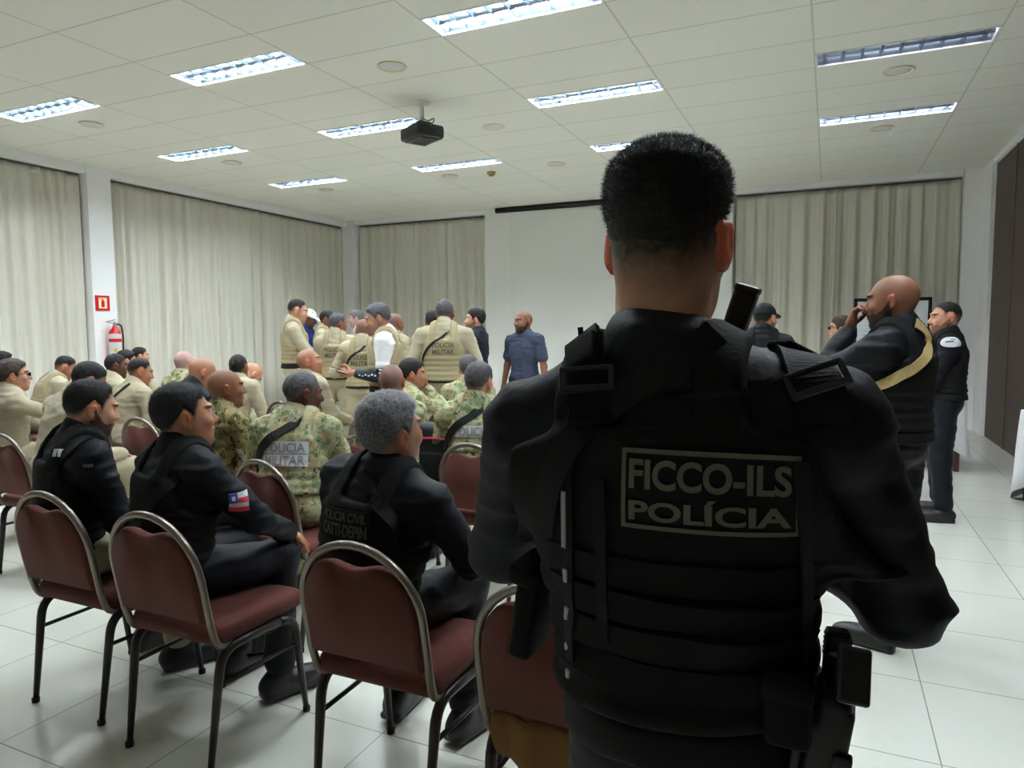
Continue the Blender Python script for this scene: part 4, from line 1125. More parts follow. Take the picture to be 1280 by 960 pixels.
# second row, camouflage
S1 = sit('bald man in camouflage with a white sleeve tag, seated behind the flag patch man', (280, 467, 2.85), 'bald man in camouflage with white sleeve tag', heading=-12, head=(-22, 0, 0), lean=8, hunch=.02, uniform='camo2', skin='brown', hair=None, trousers='camo2', seed=5, hres=.005)
S2 = sit('dark skinned man in camouflage with a white POLICIA back patch, second row', (380, 464, 2.78), 'man with the white POLICIA back patch', heading=20, head=(-50, -8, 0), lean=10, hunch=.04, uniform='camo', vest='camo', chrot=-.16, chdx=.05, skin='dark', hair=dict(t=.006, side=.004, fade=.05, sfade=.03, c='grey2', scalp=.6), seed=6, hres=.005, wide=1.08, g=1.06)
S5 = sit('man in camouflage with cropped hair and POLICIA patch, nearest the standing officer\'s elbow', (600, 451, 3.5), 'camouflaged man nearest the standing officer', heading=18, head=(-18, -4, 4), lean=8, uniform='camo', vest='camo', chrot=-.1, chdx=.10, wide=1.06, skin='light', hair=dict(t=.014, side=.004, fade=.05, c='grey2', scalp=.7), seed=7)
S6 = sit('man whose head shows just behind the cropped hair man in camouflage', (586, 450, 4.85), 'man just behind the cropped hair man', heading=8, head=(10, -6, 0), lean=8, uniform='camo', skin='light', hair=dict(t=.014, side=.006, fade=.05, sfade=.03, c='grey2'), seed=8)
S3 = sit('bald dark skinned man seen from behind, above the grey haired man', (489, 456, 3.5), 'bald man seen from behind above the grey hair', heading=10, head=(10, 0, 0), lean=8, uniform='camo', skin='brown', hair=SHAV, seed=9)
S4 = sit('man in camouflage with combed dark hair resting chin on hand, in profile', (515, 447, 4.3), 'chin on hand man in camouflage', heading=-30, head=(-22, -4, 0), lean=12, hunch=.03, uniform='camo', skin='tan', hair=dict(t=.018, side=.006, fade=.025, c='black', amp=.001), seed=10,
         arms={'R': dict(w=(.02, .25, 1.02), hint=(1, .3, -1), d=(-.2, -.3, 1), n=(0, -1, .1), curl=.8)})
S7 = sit('light brown shaven man in khaki gazing up to the right, seated by the standing group', (382, 437, 4.7), 'shaven man gazing up to the right', heading=-20, head=(-30, 10, 0), lean=6, uniform='beige', skin='tan', hair=dict(t=0, c='black', fade=.05, scalp=.25), seed=11)
S8 = sit('man in khaki with dark cropped hair seen from behind against the curtain', (297, 443, 4.55), 'khaki man with dark cropped hair', heading=10, head=(12, 2, 0), lean=12, hunch=.03, uniform='beige', skin='brown', hair=BUZZ, seed=12)
S9 = sit('man in khaki bowing so far that only his bald crown shows', (326, 466, 5.6), 'bowing khaki man', heading=-15, head=(-10, -55, 0), lean=34, hunch=.10, uniform='beige', skin='light', hair=None, seed=13, scale=1.0, root_xy=None)
S10 = sit('man in camouflage with pinkish shaved head seen from behind by the curtain', (229, 439, 4.6), 'pinkish shaved man in camouflage', heading=0, head=(10, 0, 0), lean=10, hunch=.03, uniform='camo', vest='camo', skin='pink', hair=SHAV, seed=14)
S11 = sit('shiny bald man with lowered head between two camouflaged men', (259, 449, 3.75), 'shiny bald man with lowered head', heading=-10, head=(-18, -26, -6), lean=14, hunch=.04, uniform='black', skin='tan', hair=None, seed=15)
S12 = sit('man in khaki with faded haircut in front of a maroon chair back at left', (178, 450, 3.95), 'khaki man with the faded haircut', heading=-8, head=(-20, -14, 0), lean=12, hunch=.03, uniform='beige', skin='tan', hair=FADE, seed=16)
S13 = sit('dark haired man in profile under the fire extinguisher', (159, 439, 4.95), 'dark haired man under the fire extinguisher', heading=-12, head=(-18, -8, 0), lean=8, uniform='beige', skin='light', hair=FULL, seed=17)
S14 = sit('man farthest back under the fire extinguisher, only forehead and hair in view', (175, 437, 5.9), 'farthest man under the fire extinguisher', heading=-12, head=(-22, -4, 0), lean=6, uniform='beige', skin='light', hair=SHORT, seed=18)
S15 = sit('dark skinned man in profile left of the fire extinguisher bottom', (146, 445, 4.25), 'dark skinned man left of the extinguisher', heading=-12, head=(-20, -8, 0), lean=8, uniform='beige', skin='dark', hair=BUZZ, seed=19)
S16 = sit('man with bowed dark head right behind the bearded man', (122, 454, 2.95), 'man with bowed dark head', heading=-6, head=(-16, -30, 0), lean=14, hunch=.04, uniform='beige', skin='brown', hair=SHORT, seed=20)
S17 = sit('man in khaki vest bending his head down, alone against the left curtain', (88, 446, 4.45), 'head bent khaki man against the left curtain', heading=-12, head=(-22, -28, 0), lean=16, hunch=.05, uniform='beige', vest='beige', skin='tan', hair=FADE, seed=21)
S18 = sit('woman in khaki with brown hair and glasses at the left edge, hands raised', (15, 465, 3.0), 'woman with glasses at left edge', heading=-20, head=(-8, 0, 0), lean=4, uniform='beige', skin='light', hair=dict(t=.02, side=.012, fade=.03, c='brown', amp=.003, bun=True), stubble=False, eyewear=True, seed=22, g=.94,
          arms={'R': dict(w=(.10, .34, .98), hint=(1, -.3, -.8), d=(-.6, .7, .2), n=(-.3, -.2, -1), curl=.7), 'L': dict(w=(.06, .36, .96), hint=(1, -.3, -.8), d=(-.6, .7, .2), n=(-.3, -.2, -1), curl=.7)})
S19 = sit('dark haired man at the left edge behind the woman with glasses', (4, 441, 4.2), 'dark haired man at the left edge', heading=-12, head=(-20, -6, 0), lean=6, uniform='beige', skin='light', hair=FULL, seed=23)
# empty chairs
chair(-5.58, 3.52, -.15, 'empty maroon banquet chair between the bowed head man and the left curtain')
chair(-4.0, 9.3, PI+.2, 'far empty maroon banquet chair beside the man in the navy polo shirt')

# ------------------------------------------------------------------ the standing group
GRP = 'officers standing in a huddle'
fw = lambda x, y, z, **k: dict(w=(x, y, z), hint=(.7, -.6, -.6), **k)
G1 = person('tall khaki officer at the left of the standing huddle, in profile', (374, 374, 6.4), heading=-50, head=(0, -12, 0), uniform='beige', vest='beige', skin='light', hair=FADE, arms={'R': fw(.10, .38, 1.12), 'L': fw(.10, .38, 1.12)}, group=GRP, seed=31)
G2 = person('man in a white cap and blue shirt in the huddle', (391, 386, 8.2), heading=-70, head=(0, -25, 0), uniform='blue', skin='dark', hair=SHORT, cap=M_WHITE, arms={'R': fw(.1, .35, 1.1), 'L': fw(.1, .35, 1.1)}, group=GRP, seed=32)
G3 = person('brown skinned khaki officer looking down, right of the white cap', (411, 388, 7.4), heading=-60, head=(-5, -12, 0), uniform='beige', skin='brown', hair=BUZZ, vest='beige', arms={'R': fw(.1, .35, 1.1), 'L': fw(.1, .35, 1.1)}, group=GRP, seed=33)
G4 = person('khaki officer from behind with POLICIA MILITAR on his vest, left of two', (423, 391, 6.2), heading=28, head=(-50, -8, 0), uniform='beige', vest=dict(m='beige', low=.03), skin='brown', hair=dict(t=.008, side=.004, fade=.05, sfade=.03, c='grey2'), arms={'R': fw(.1, .35, 1.1), 'L': fw(.1, .35, 1.1)}, group=GRP, seed=34, scale=None)
G5 = person('grey haired pale man facing out of the huddle', (444, 387, 8.6), heading=120, head=(0, -10, 0), uniform='beige', skin='pink', hair=dict(t=.014, side=.006, fade=.02, c='grey'), group=GRP, seed=35)
G6 = person('khaki officer with shaved reddish head from behind, black strap over his vest', (455, 399, 5.75), heading=26, head=(-10, -10, 0), uniform='beige', vest=dict(m='beige', low=.03), skin='brown', hair=SHAV, group=GRP, seed=36, arms={'L': fw(.20, .25, 1.0), 'R': fw(.12, .36, 1.08)}, wide=1.05)
G7 = person('khaki vested officer with white short sleeve and dark arm sleeve holding a phone', (467, 379, 4.85), heading=118, head=(8, -18, 0), uniform='white', sleeves='short', vest='beige', trousers='beige', skin='tan', hair=dict(t=.018, side=.008, fade=.05, sfade=.03, c='grey2'), beard='grey',
           arms={'L': dict(w=(.12, .245, 1.10), hint=(.3, -.8, -.7), d=(0, 1, .05), n=(.9, .2, .35), curl=.7), 'R': dict(w=(.22, .0, .84), hint=(.5, -.6, -.6))}, group=GRP, seed=37, handres=.0045)
G8 = person('shaved khaki officer half hidden behind the man with the white sleeve', (494, 392, 6.5), heading=-10, head=(0, -8, 0), uniform='beige', vest='beige', skin='brown', hair=SHAV, group=GRP, seed=38)
G9 = person('tallest khaki officer from behind with POLICIA MILITAR vest, right of the huddle', (556, 374, 5.65), heading=26, head=(-8, -10, 0), uniform='beige', vest=dict(m='beige', low=.03), skin='brown', hair=dict(t=.006, side=.004, fade=.05, sfade=.03, c='grey2'), group=GRP, seed=39, wide=1.12, g=1.08,
           arms={'R': fw(.30, .14, .90), 'L': fw(.28, .16, .90)})
G10 = person('dark haired man almost hidden behind the tallest khaki officer', (541, 387, 6.6), heading=20, uniform='beige', skin='brown', hair=SHORT, group=GRP, seed=40)
TEE = person('man in a black T-shirt facing left beside the white screen wall', (595, 384, 6.8), heading=98, head=(16, 0, 0), uniform='tee', sleeves='short', trousers='jean', belt=False, skin='light', hair=dict(t=.018, side=.006, fade=.02, c='black'), beard='short', seed=41)
POLO = person('bald bearded man in a navy polo shirt before the white screen wall', (655, 389, 6.9), heading=165, head=(-14, 0, 0), uniform='navy', sleeves='short', trousers='jean', belt=False, skin='brown', hair=dict(t=0, c='black', fade=.05, scalp=.3), beard='full', wide=1.1, g=1.05, seed=42)
# ------------------------------------------------------------------ people on the right
R1 = person('black clad officer with a cap, seen from behind in front of the far curtain', (957, 377, 6.0), heading=4, head=(-28, -6, 0), uniform='black', vest='black', skin='light', hair=BUZZ, cap=M_BLACK, seed=51)
R2 = person('woman with dark hair and dark glasses facing left near the whiteboard', (1053, 394, 7.2), heading=70, head=(12, 0, 0), uniform='black', skin='light', stubble=False, hair=dict(t=.022, side=.014, fade=.02, c='brown', amp=.003, bun=True), eyewear=True, seed=52, g=.92, wide=.92)
R3 = person('bald bearded man in black with khaki sling, hand at his mouth', (1117, 344, 3.6), heading=62, head=(14, -4, 0), uniform='black', vest='black', skin='brown', hair=None, beard='full', seed=53, wide=1.05, g=1.06, hres=.0045, handres=.0045, res=.009,
            arms={'L': dict(w=(.045, .20, 1.44), hint=(.6, .5, -1), d=(-.12, -.25, 1), n=(-.2, -1, .2), curl=.9), 'R': dict(w=(-.08, .28, 1.16), hint=(1, -.3, -.6), d=(-1, .1, .1), n=(0, -1, 0), curl=.4)})
R4 = person('bearded officer in black with a white oval sleeve patch by the dark partition', (1184, 377, 6.1), heading=88, head=(14, 0, 0), uniform='black', vest='black', skin='light', hair=dict(t=.012, side=.0, fade=.08, sfade=.06, c='black', scalp=.75), beard='short', seed=54, arms={'R': fw(.02, .28, 1.12), 'L': fw(.02, .26, 1.1)}, g=1.05)
# ------------------------------------------------------------------ the big standing officer in front
F = person('big officer seen from behind with FICCO-ILS POLÍCIA on his black vest', (838, 177, .95), heading=-2, head=(-2, -3, 1), uniform='black', trousers='black', vest=dict(m='black', low=.075, res=.006, inf=.045, arm=.046, hole=.024, amp=.001), sleeve_r=1.0, skin='light', wide=1.18, g=.90, neck_r=.064, neck_len=.045, collar=.03, vtop=.04, tilt=-4.5, res=.008, hres=.004, handres=.005, amp=.008, seed=61,
           hscale=1.0, earred=.9, hair=dict(t=.026, side=.003, fade=.085, sfade=.07, c='black', amp=.0008, res=.003, scalp=.985, soff=.022, jit=.001, line=([-.12, -.07, -.03, .02, .045, .065, .10], [-.060, -.056, -.02, .0, .045, .062, .078])), beard=None,
           arms={'R': dict(w=(.08, .27, 1.15), hint=(.85, -.3, -.85), d=(-.7, .6, .2), n=(-.2, -.8, -.4), curl=.9), 'L': dict(w=(.14, .23, 1.18), hint=(1, -.45, -.55), d=(-.7, .6, .2), n=(-.2, -.8, -.4), curl=.9)})
print('F', F['s'], F['root'].location, 'people ok')
# ------------------------------------------------------------------ gear, patches and loose things
def inv(P): P['root'].matrix_world = Matrix.LocRotScale(P['root'].location, P['root'].rotation_euler, None); return P['root'].matrix_world.inverted()
def hit(P, x, y, b=None):
    """where a line of sight meets the person's clothes, in the person's own frame"""
    b = b or P.get('_b') or P.setdefault('_b', back_bvh(P)); M = inv(P)
    o = M @ Vector((0, 0, CAM_H)); d = (M.to_3x3() @ ray(x, y)).normalized()
    h = b.ray_cast(o, d)
    if h[0] is None:
        h2 = b.find_nearest(o+d*(M.translation.length if 0 else (P['root'].location.xy.length)))
        return h2[0], h2[1]
    return h[0], h[1]
def hits(P, pts): return [hit(P, *p)[0] for p in pts]
def decal_at(P, x, y, n=None, up=(0, 0, 1)):
    c, no = hit(P, x, y); return Decal(P['_b'], c, n if n is not None else no, up)
def world(P, v): return P['root'].matrix_world @ Vector(v)
# --- the big officer
vest = F['vest']; bF = F.setdefault('_b', back_bvh(F)); inv(F)
c0, n0 = hit(F, 884, 617)
pl, pr = hit(F, 782, 610)[0], hit(F, 986, 624)[0]; pt, pb = hit(F, 884, 572)[0], hit(F, 884, 660)[0]
PW = (pr-pl).length*213/204; PH = (pt-pb).length*97/88
d = Decal(bF, c0, (Vector((.02, -1, .05))), (0, 0, 1))
pan = d.patch('name_patch', PW, PH, M_PATCH, vest, .004, nu=14, nv=6)
for nm, w_, h_, u_, v_ in (('b', PW, .005, 0, PH/2), ('b', PW, .005, 0, -PH/2), ('b', .005, PH+.005, PW/2, 0), ('b', .005, PH+.005, -PW/2, 0)):
    d.patch('patch_border', w_, h_, M_GREYTXT, pan, .0058, u_, v_, 14 if w_ > .02 else 1, 6 if h_ > .02 else 1)
d.text('lettering', 'FICCO-ILS', PW*.93, PH*.40, M_GREYTXT, pan, .0062, 0, PH*.20, .03)
d.text('lettering', 'POLÍCIA', PW*.93, PH*.33, M_GREYTXT, pan, .0062, 0, -PH*.25, .03)
# webbing rows across the lower back
for yy in (727, 772, 816, 860):
    z = hit(F, 862, yy)[0].z
    rows = []
    for k in range(15):
        x = -.155+.31*k/14; h = bF.ray_cast(Vector((x, -.6, z)), Vector((0, 1, 0)), 1.0)
        if h[0] is not None: rows.append(h[0])
    ribbon('webbing_row', rows, .036, .0045, bF, M_BVST2, vest, .001, n=36)
for xs_, ya, yb_ in ((712, 575, 850), (752, 600, 820), (1003, 575, 830)):
    ribbon('side_lacing', hits(F, [(xs_+(y-ya)*.03*(1 if xs_ < 800 else -.2), y) for y in range(ya, yb_, 25)]), .016, .004, bF, M_WEB, vest, .006, n=30)
for ya, yb_ in ((612, 680), (708, 728), (752, 774), (798, 814), (832, 846)):
    xx = 711+(ya-600)*.03
    ribbon('reflective_tab', hits(F, [(xx, ya), (xx+.5, (ya+yb_)/2), (xx+1, yb_)]), .0062, .0025, bF, mat('reflective_strip', sr(150, 152, 152), .4, spec=.5) if 'reflective_strip' not in MATS else MATS['reflective_strip'], vest, .0105, n=6)
ribbon('edge_binding', hits(F, [(700, 560), (716, 520), (735, 505), (790, 497), (850, 497), (905, 494), (940, 490), (965, 478), (985, 470)]), .008, .005, bF, M_WEB, vest, .002, n=50)
# shoulder straps with buckles
for pts, bk, wid in (([(733, 425), (734, 445), (735, 470), (736, 500), (738, 535)], (735, 480), .052), ([(972, 425), (990, 442), (1012, 468), (1024, 492), (1030, 530)], (1020, 484), .054)):
    h = hits(F, pts); st = ribbon('shoulder_strap', h, wid, .008, bF, M_WEB, vest, .004, n=30, sm=12)
    p, no = hit(F, *bk); no = (no+Vector((.0, -1.2, .6))).normalized(); up = (h[1]-h[3]); up = (up-no*up.dot(no)).normalized(); rt = up.cross(no).normalized(); RM = Matrix((rt, up, no)).transposed()
    bm = bmesh.new()
    for a, b_, sx, sy in ((0, .013, .066, .007), (0, -.013, .066, .009), (.030, 0, .007, .03), (-.030, 0, .007, .03)): bx(bm, p+no*.021+rt*a+up*b_, (sx, sy, .007), RM, .002)
    obj('strap_buckle', bm, M_PLAST, st)
    p1, n1 = hit(F, *pts[1]); u1 = (h[0]-h[2]); u1 = (u1-n1*u1.dot(n1)).normalized(); RM = Matrix((u1.cross(n1), u1, n1)).transposed(); bm = bmesh.new(); bx(bm, p1+n1*.012, (wid*.95, .045, .012), RM, .005, 3); obj('strap_pad', bm, M_BVST2, st, True)
p, no = hit(F, 727, 432); bm = bmesh.new(); sweep(bm, [p+Vector((0, .0, .005)), p+Vector((-.002, 0, .024))], .004, 8); obj('antenna_stub', bm, M_PLAST, vest)
# rifle sling crossing the back
ribbon('rifle_sling', hits(F, [(893, 422), (868, 440), (830, 463), (785, 492), (745, 527), (715, 560), (697, 592), (690, 625), (688, 660)]), .036, .004, bF, M_WEB, F['root'], .009, n=60, sm=16)
# pouch on the left side and holster on the right hip
def local(P, x, y, Y): return inv(P) @ at_y(x, y, Y)
c = local(F, 668, 757, .93); bm = bmesh.new(); RM = Matrix.Rotation(R_(8), 3, 'Y'); bx(bm, c, (.034, .085, .135), RM, .008, 3); bx(bm, c+Vector((-.004, 0, .058)), (.042, .092, .03), RM, .008, 3); bx(bm, c+Vector((-.02, 0, 0)), (.006, .03, .13), RM, .002); obj('magazine_pouch', bm, M_BVST2, vest, True)
c = local(F, 1028, 905, .86); bm = bmesh.new(); RM = Matrix.Rotation(R_(8), 3, 'Y')
bx(bm, c+Vector((.002, 0, -.03)), (.040, .075, .16), RM, .010, 3); bx(bm, c+Vector((-.022, 0, .0)), (.012, .06, .10), RM, .004); bx(bm, c+Vector((.024, -.012, .012)), (.014, .05, .05), RM, .004)
for k in range(3): bx(bm, c+Vector((.022-.006*k, -.035, -.02-.022*k)), (.020, .016, .018), RM, .003)
obj('holster', bm, M_PLAST, F['root'], True)
c = local(F, 985, 890, .80); bm = bmesh.new(); bx(bm, c, (.05, .03, .075), None, .009, 3); bx(bm, c+Vector((0, -.004, .028)), (.054, .034, .022), None, .006); obj('belt_pouch', bm, M_BVST2, F['root'], True)
def pistol(loc, rot, label):
    t = empty('pistol', loc, 0, label, 'pistol'); t.rotation_euler = rot
    bm = bmesh.new(); bx(bm, (0, .0, .0), (.027, .18, .030), None, .004)
    for k in range(5): bx(bm, (0, -.082+.006*k, 0), (.029, .003, .026))
    bx(bm, (0, -.078, .019), (.02, .007, .008)); bx(bm, (0, .08, .018), (.004, .006, .007)); obj('slide', bm, M_GUN, t)
    bm = bmesh.new(); bx(bm, (0, -.055, -.066), (.031, .050, .105), Matrix.Rotation(R_(-14), 3, 'X'), .010, 3); bx(bm, (0, -.075, -.122), (.033, .058, .012), Matrix.Rotation(R_(-14), 3, 'X'), .004)
    bx(bm, (0, -.01, -.022), (.024, .15, .018), None, .004); sweep(bm, arc_pts([(0, .03, -.028), (0, .03, -.062), (0, -.03, -.062)], .02), .0045, 6); obj('grip_frame', bm, M_PLAST, t)
    return t
pistol(at_y(1040, 880, .90), (R_(-98), R_(4), R_(6)), 'black pistol butt sticking out of the hip holster of the big officer')
# rifle hanging at his chest, only its stock rises over the right shoulder
t = empty('rifle', at_y(921, 402, 1.09), 0, 'black rifle stock rising beside the neck of the big officer', 'rifle')
ax = Vector((.32, -.05, 1)).normalized(); x_, y_ = frame_from(ax); RM = Matrix((Vector((0, 1, 0)).cross(ax).normalized()*-1, Vector((0, 1, 0)), ax)).transposed()
rt = ax.cross(Vector((0, 1, 0))).normalized(); fr = ax.cross(rt).normalized(); RM = Matrix((rt, fr, ax)).transposed()
bm = bmesh.new(); bx(bm, (0, 0, 0), (.034, .04, .095), RM, .005); bx(bm, ax*.05, (.036, .044, .012), RM, .004); obj('butt_stock', bm, M_PLAST, t)
bm = bmesh.new(); sweep(bm, [-ax*.04, -ax*.20], .014, 10); obj('buffer_tube', bm, M_GUN, t)
bm = bmesh.new(); bx(bm, -ax*.30, (.035, .06, .22), RM, .006); bx(bm, -ax*.26+fr*.055, (.026, .09, .035), RM, .006); bx(bm, -ax*.36+fr*.08, (.024, .13, .06), RM, .006); obj('receiver', bm, M_GUN, t)
bm = bmesh.new(); sweep(bm, [-ax*.41, -ax*.62], .024, 8); obj('handguard', bm, M_PLAST, t)
bm = bmesh.new(); sweep(bm, [-ax*.62, -ax*.80], .009, 8); lathe(bm, [(.012, 0), (.012, .03)], -ax*.82); obj('barrel', bm, M_GUN, t)
# fine short hairs so the crown has a soft outline
def strands(P, n, ln, seed, m):
    h = P['hair']; me = h.data; co = np.empty(len(me.vertices)*3, np.float32); me.vertices.foreach_get('co', co); co = co.reshape(-1, 3); N = normals(me)
    L = (co-P['HC']) @ P['RH']/P['s']; ok = np.nonzero((L[:, 2] > .0) & (np.random.RandomState(seed).rand(len(L)) < np.clip((L[:, 2]-.0)/.05, .05, 1)))[0]
    rs = np.random.RandomState(seed); pick = rs.choice(ok, n); b = co[pick]+rs.randn(n, 3)*.0015; d = N[pick]+rs.randn(n, 3)*.35+np.array([0, 0, .25]); d /= np.linalg.norm(d, axis=1)[:, None]
    f = np.clip((L[pick, 2]+.01)/.06, .12, 1); l = ln*(.6+.6*rs.rand(n))*f; s = np.cross(d, rs.randn(n, 3)); s /= np.linalg.norm(s, axis=1)[:, None]; w = .00038
    u = np.cross(d, s); V = np.empty((n, 4, 3)); V[:, 0] = b+s*w-d*.001; V[:, 1] = b-s*w*.5+u*w*.87-d*.001; V[:, 2] = b-s*w*.5-u*w*.87-d*.001; V[:, 3] = b+d*l[:, None]
    i = np.arange(n)[:, None]*4; Fc = np.concatenate([i+[0, 1, 3], i+[1, 2, 3], i+[2, 0, 3]])
    o = link('hair_strands', np_mesh('hair_strands', V.reshape(-1, 3), Fc), m, h, False); o['kind'] = 'stuff'
strands(F, 14000, .007, 3, M_HBLACK)
strands(B1, 5000, .005, 4, M_HBLACK); strands(B2, 6000, .006, 5, M_HBLACK); strands(B3, 9000, .008, 6, M_HSILV)

# --- front row
d = decal_at(B1, 72, 566); 
for u in (-.011, .011): d.patch('white_tab', .014, .03, M_WPATCH, B1['vest'], .006, u, 0, 1, 2)
d = decal_at(B1, 110, 582); d.patch('strap_buckle', .032, .012, M_GREYTXT, B1['vest'], .006, nu=2, nv=1)
ribbon('vest_strap', hits(B1, [(112, 548), (92, 560), (75, 575), (62, 600), (58, 630)]), .04, .005, B1['_b'], M_WEB, B1['vest'], .003)
d = decal_at(B1, 72, 625); d.patch('velcro_panel', .11, .09, M_PATCH, B1['vest'], .004)
d = decal_at(B2, 299, 628)
fl = d.patch('flag_patch', .066, .066, M_WPATCH, B2['shirt'], .003)
d.patch('red_stripe', .066, .0165, M_REDCL, fl, .0045, 0, .008); d.patch('red_stripe', .066, .0165, M_REDCL, fl, .0045, 0, -.0247); d.patch('blue_canton', .028, .033, M_BLUECL, fl, .0055, -.019, .0165)
d.patch('white_triangle', .012, .014, M_WPATCH, fl, .0068, -.019, .0165)
ribbon('vest_strap', hits(B2, [(222, 598), (205, 612), (185, 635), (172, 660)]), .04, .005, B2['_b'], M_WEB, B2['vest'], .003)
d = decal_at(B2, 175, 650); d.patch('velcro_panel', .12, .06, M_PATCH, B2['vest'], .004)
c = inv(B2) @ at_y(345, 775, 1.93); bm = bmesh.new(); bx(bm, c, (.04, .15, .055), None, .012, 3); bx(bm, c+Vector((-.03, -.02, .0)), (.02, .07, .10), None, .006); obj('thigh_holster', bm, M_PLAST, B2['root'], True)
pistol(world(B2, c+Vector((.004, -.03, .028))), (R_(6), 0, R_(-18)), 'black pistol in the thigh holster of the flag patch man')
d = decal_at(B3, 428, 655, n=(-.15, -1, .05)); bp = d.patch('unit_patch', .19, .085, M_PATCH, B3['vest'], .004)
d.text('lettering', 'POLICIA CIVIL', .175, .028, M_OLTXT, bp, .0062, 0, .023, .02); d.text('lettering', 'CATTI-DEPIN', .175, .038, M_OLTXT, bp, .0062, 0, -.018, .02)
ribbon('rifle_sling', hits(B3, [(452, 592), (462, 612), (480, 640), (502, 665), (530, 690)]), .04, .004, B3['_b'], M_WEB, B3['root'], .005)
# --- camouflage rows
police_back(S2, 'POLICIA', 'MILITAR', mat('pale_grey_lettering', sr(150, 152, 156), .9), w=.20, h=.046, z=.335, bg=M_WPATCH)
sling(S2, 1, w=.05); sling(S5, 1, w=.045); sling(S12, 1, w=.03)
police_back(S5, 'POLICIA', None, MATS['pale_grey_lettering'], w=.20, h=.05, z=.34, bg=M_WPATCH); 
d = decal_at(S1, 303, 574); tg = d.patch('sleeve_tag', .05, .125, M_WPATCH, S1['shirt'], .004)
for k in range(4): d.patch('tag_print', .022, .006, M_PLAST, tg, .0055, .004*(-1)**k, .03-.022*k, 1, 1)
for s_ in (S8,): police_back(s_, 'POLICIA', 'MILITAR', M_DKTXT, w=.17, h=.036, z=.33)
for s_ in (G4, G6, G9): police_back(s_, 'POLICIA', 'MILITAR', M_DKTXT, w=.20, h=.046, z=.36)
sling(G6, 1, w=.022); sling(G9, 1, w=.022)
bm = bmesh.new(); q = G6['T']((.17, .06, .20)); bx(bm, Vector(q), (.05, .10, .09), None, .01, 2); obj('radio_pouch', bm, M_PLAST, G6['vest'])
# phone held by the man with the white sleeve; his arm sleeve is dark
w0 = Vector(G7['WR'][1]+G7['HD'][1]*.12)+Vector((0, 0, .02)); t = empty('phone', world(G7, w0) if inv(G7) else None, G7['root'].rotation_euler.z, 'pale phone held out by the officer with the dark arm sleeve', 'phone')
bm = bmesh.new(); bx(bm, (0, 0, 0), (.075, .15, .009), Matrix.Rotation(R_(18), 3, 'X'), .003); obj('phone_case', bm, M_PHONE, t)
bm = bmesh.new(); bx(bm, (0, -.001, .0056), (.068, .142, .002), Matrix.Rotation(R_(18), 3, 'X')); obj('phone_screen', bm, M_GLASS, t)
e_, w_ = G7['EL'][1], G7['WR'][1]; s_ = G7['SH'][1]; bm = bmesh.new(); sweep(bm, [s_+(e_-s_)*.6, s_+(e_-s_)*.95, e_+(w_-e_)*.08, e_+(w_-e_)*.5, e_+(w_-e_)*.93], [.052, .051, .049, .046, .036], 16); sl = obj('arm_sleeve', bm, M_DSLEEVE, G7['root'], True)
bsl = bvh_of(sl); dd = Decal(bsl, Vector(e_+(w_-e_)*.5), (-1, 0, .1), (0, 0, 1))
for k in range(6): dd.patch('white_print', .016, .012, M_WPATCH, sl, .003, (k-2.5)*.027, .004*(-1)**k, 1, 1)
d3 = Decal(bsl, Vector(s_+(e_-s_)*.8), (-1, 0, 0), (0, 0, 1))
for k in (-1, 1): d3.patch('white_print', .045, .012, M_WPATCH, sl, .003, 0, k*.014, 2, 1)
# paper labels stuck on two chair backs
for q_ in (S9, S7):
    bm = bmesh.new(); bx(bm, (.03, -.018, .745), (.10, .004, .075), Matrix.Rotation(R_(10), 3, 'X'), .001); obj('paper_label', bm, M_WPATCH, q_['chair'])
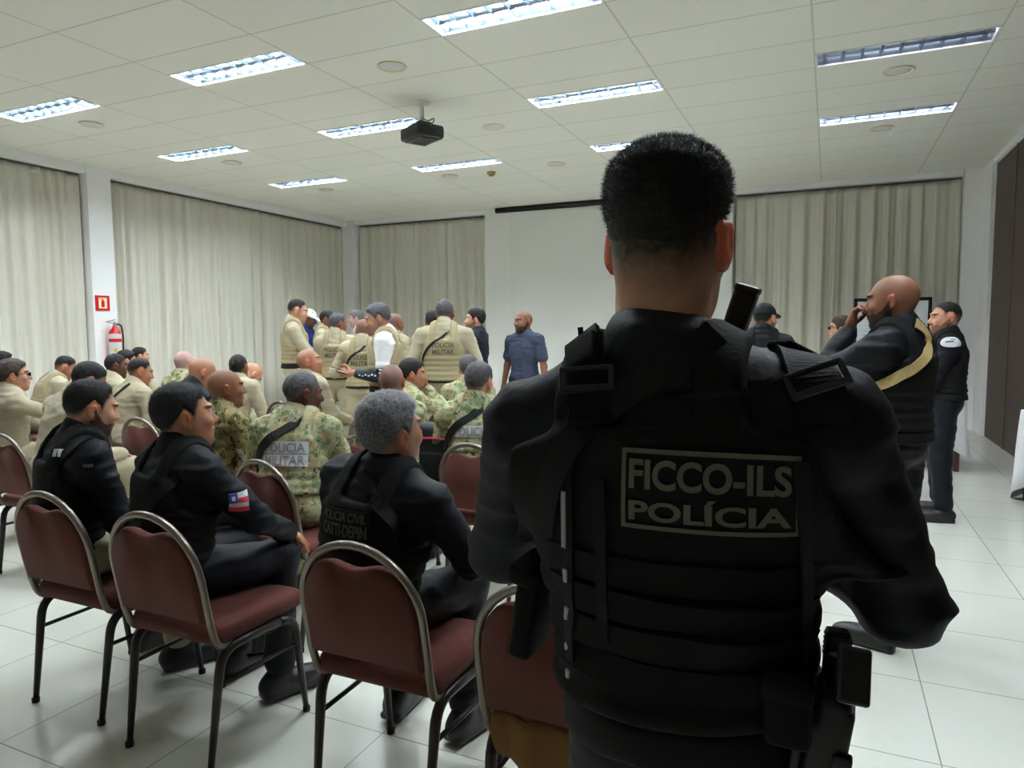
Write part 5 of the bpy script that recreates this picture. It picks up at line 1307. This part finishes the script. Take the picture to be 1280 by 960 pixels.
# --- right side
ribbon('rifle_sling', hits(R3, [(1143, 404), (1155, 415), (1160, 430), (1156, 447), (1140, 461), (1118, 474), (1095, 485), (1075, 494)]), .045, .005, R3['_b'], M_TANWEB, R3['root'], .006, n=40)
d = decal_at(R4, 1189, 426); ov = d.patch('oval_patch', .13, .085, M_WPATCH, R4['shirt'], .004, nu=10, nv=8, shape='oval')
d.patch('patch_print', .05, .008, M_PLAST, ov, .006, -.01, -.008, 2, 1); d.patch('patch_print', .03, .006, M_PLAST, ov, .006, .012, .012, 2, 1)
d = back_decal(R1, .38); d.patch('grey_patch', .22, .06, mat('grey_patch_cloth', sr(86, 92, 100), .9), R1['vest'], .004)
bm = bmesh.new(); bx(bm, Vector(R1['Hd']((0, -.1, .04))), (.06, .012, .02)); obj('cap_strap', bm, M_PLAST, R1['cap'])
# --- black bag with a pink piping hung on an empty chair in the second block
q = at_y(552, 560, 3.45)
t = empty('backpack', (q.x, q.y, .52), 0, 'black backpack with pink piping hanging beside the cropped hair man', 'backpack')
bm = bmesh.new(); bx(bm, (0, 0, .20), (.27, .13, .40), None, .045, 4); obj('bag_body', bm, mat('black_nylon', sr(16, 17, 22), .5, bump=.3, bscale=60), t, True)
bm = bmesh.new(); bx(bm, (0, -.075, .14), (.2, .04, .2), None, .018, 3); obj('front_pocket', bm, M_BVST2, t, True)
bm = bmesh.new(); sweep(bm, [(-.125, -.07, .315), (0, -.074, .322), (.125, -.07, .315)], .006, 8); obj('pink_piping', bm, M_PINK, t, True)
bm = bmesh.new(); sweep(bm, arc_pts([(-.04, 0, .39), (-.04, 0, .45), (.04, 0, .45), (.04, 0, .39)], .03), .009, 8); obj('carry_handle', bm, M_WEB, t, True)
# --- cloth hanging under the chair behind the big officer
bm = bmesh.new()
N1, N2 = 14, 8; G_ = {}
for i in range(N1+1):
    for j in range(N2+1):
        u, v = i/N1, j/N2; x = -.17+.34*u; G_[i, j] = bm.verts.new((x, -.02+.02*math.sin(u*17)+.03*v-.025*math.sin(v*3), .50-(.13+.07*math.sin(u*3.0))*v))
for i in range(N1):
    for j in range(N2): bm.faces.new((G_[i, j], G_[i+1, j], G_[i+1, j+1], G_[i, j+1]))
o = obj('jacket', bm, M_TAN, None, True); o.location = (-.575, 1.53, 0); md = o.modifiers.new('thickness', 'SOLIDIFY'); md.thickness = .012
tag(o, 'brown jacket bunched under the chair back behind the big officer', 'jacket')
# ------------------------------------------------------------------ world and colour
w = bpy.data.worlds.new('room_world'); SC.world = w; w.use_nodes = True
w.node_tree.nodes['Background'].inputs[0].default_value = (.8, .85, 1, 1); w.node_tree.nodes['Background'].inputs[1].default_value = .05
SC.view_settings.view_transform = 'Standard'; SC.view_settings.look = 'None'; SC.view_settings.gamma = 1; SC.view_settings.exposure = 1.75
SC.view_settings.use_curve_mapping = False
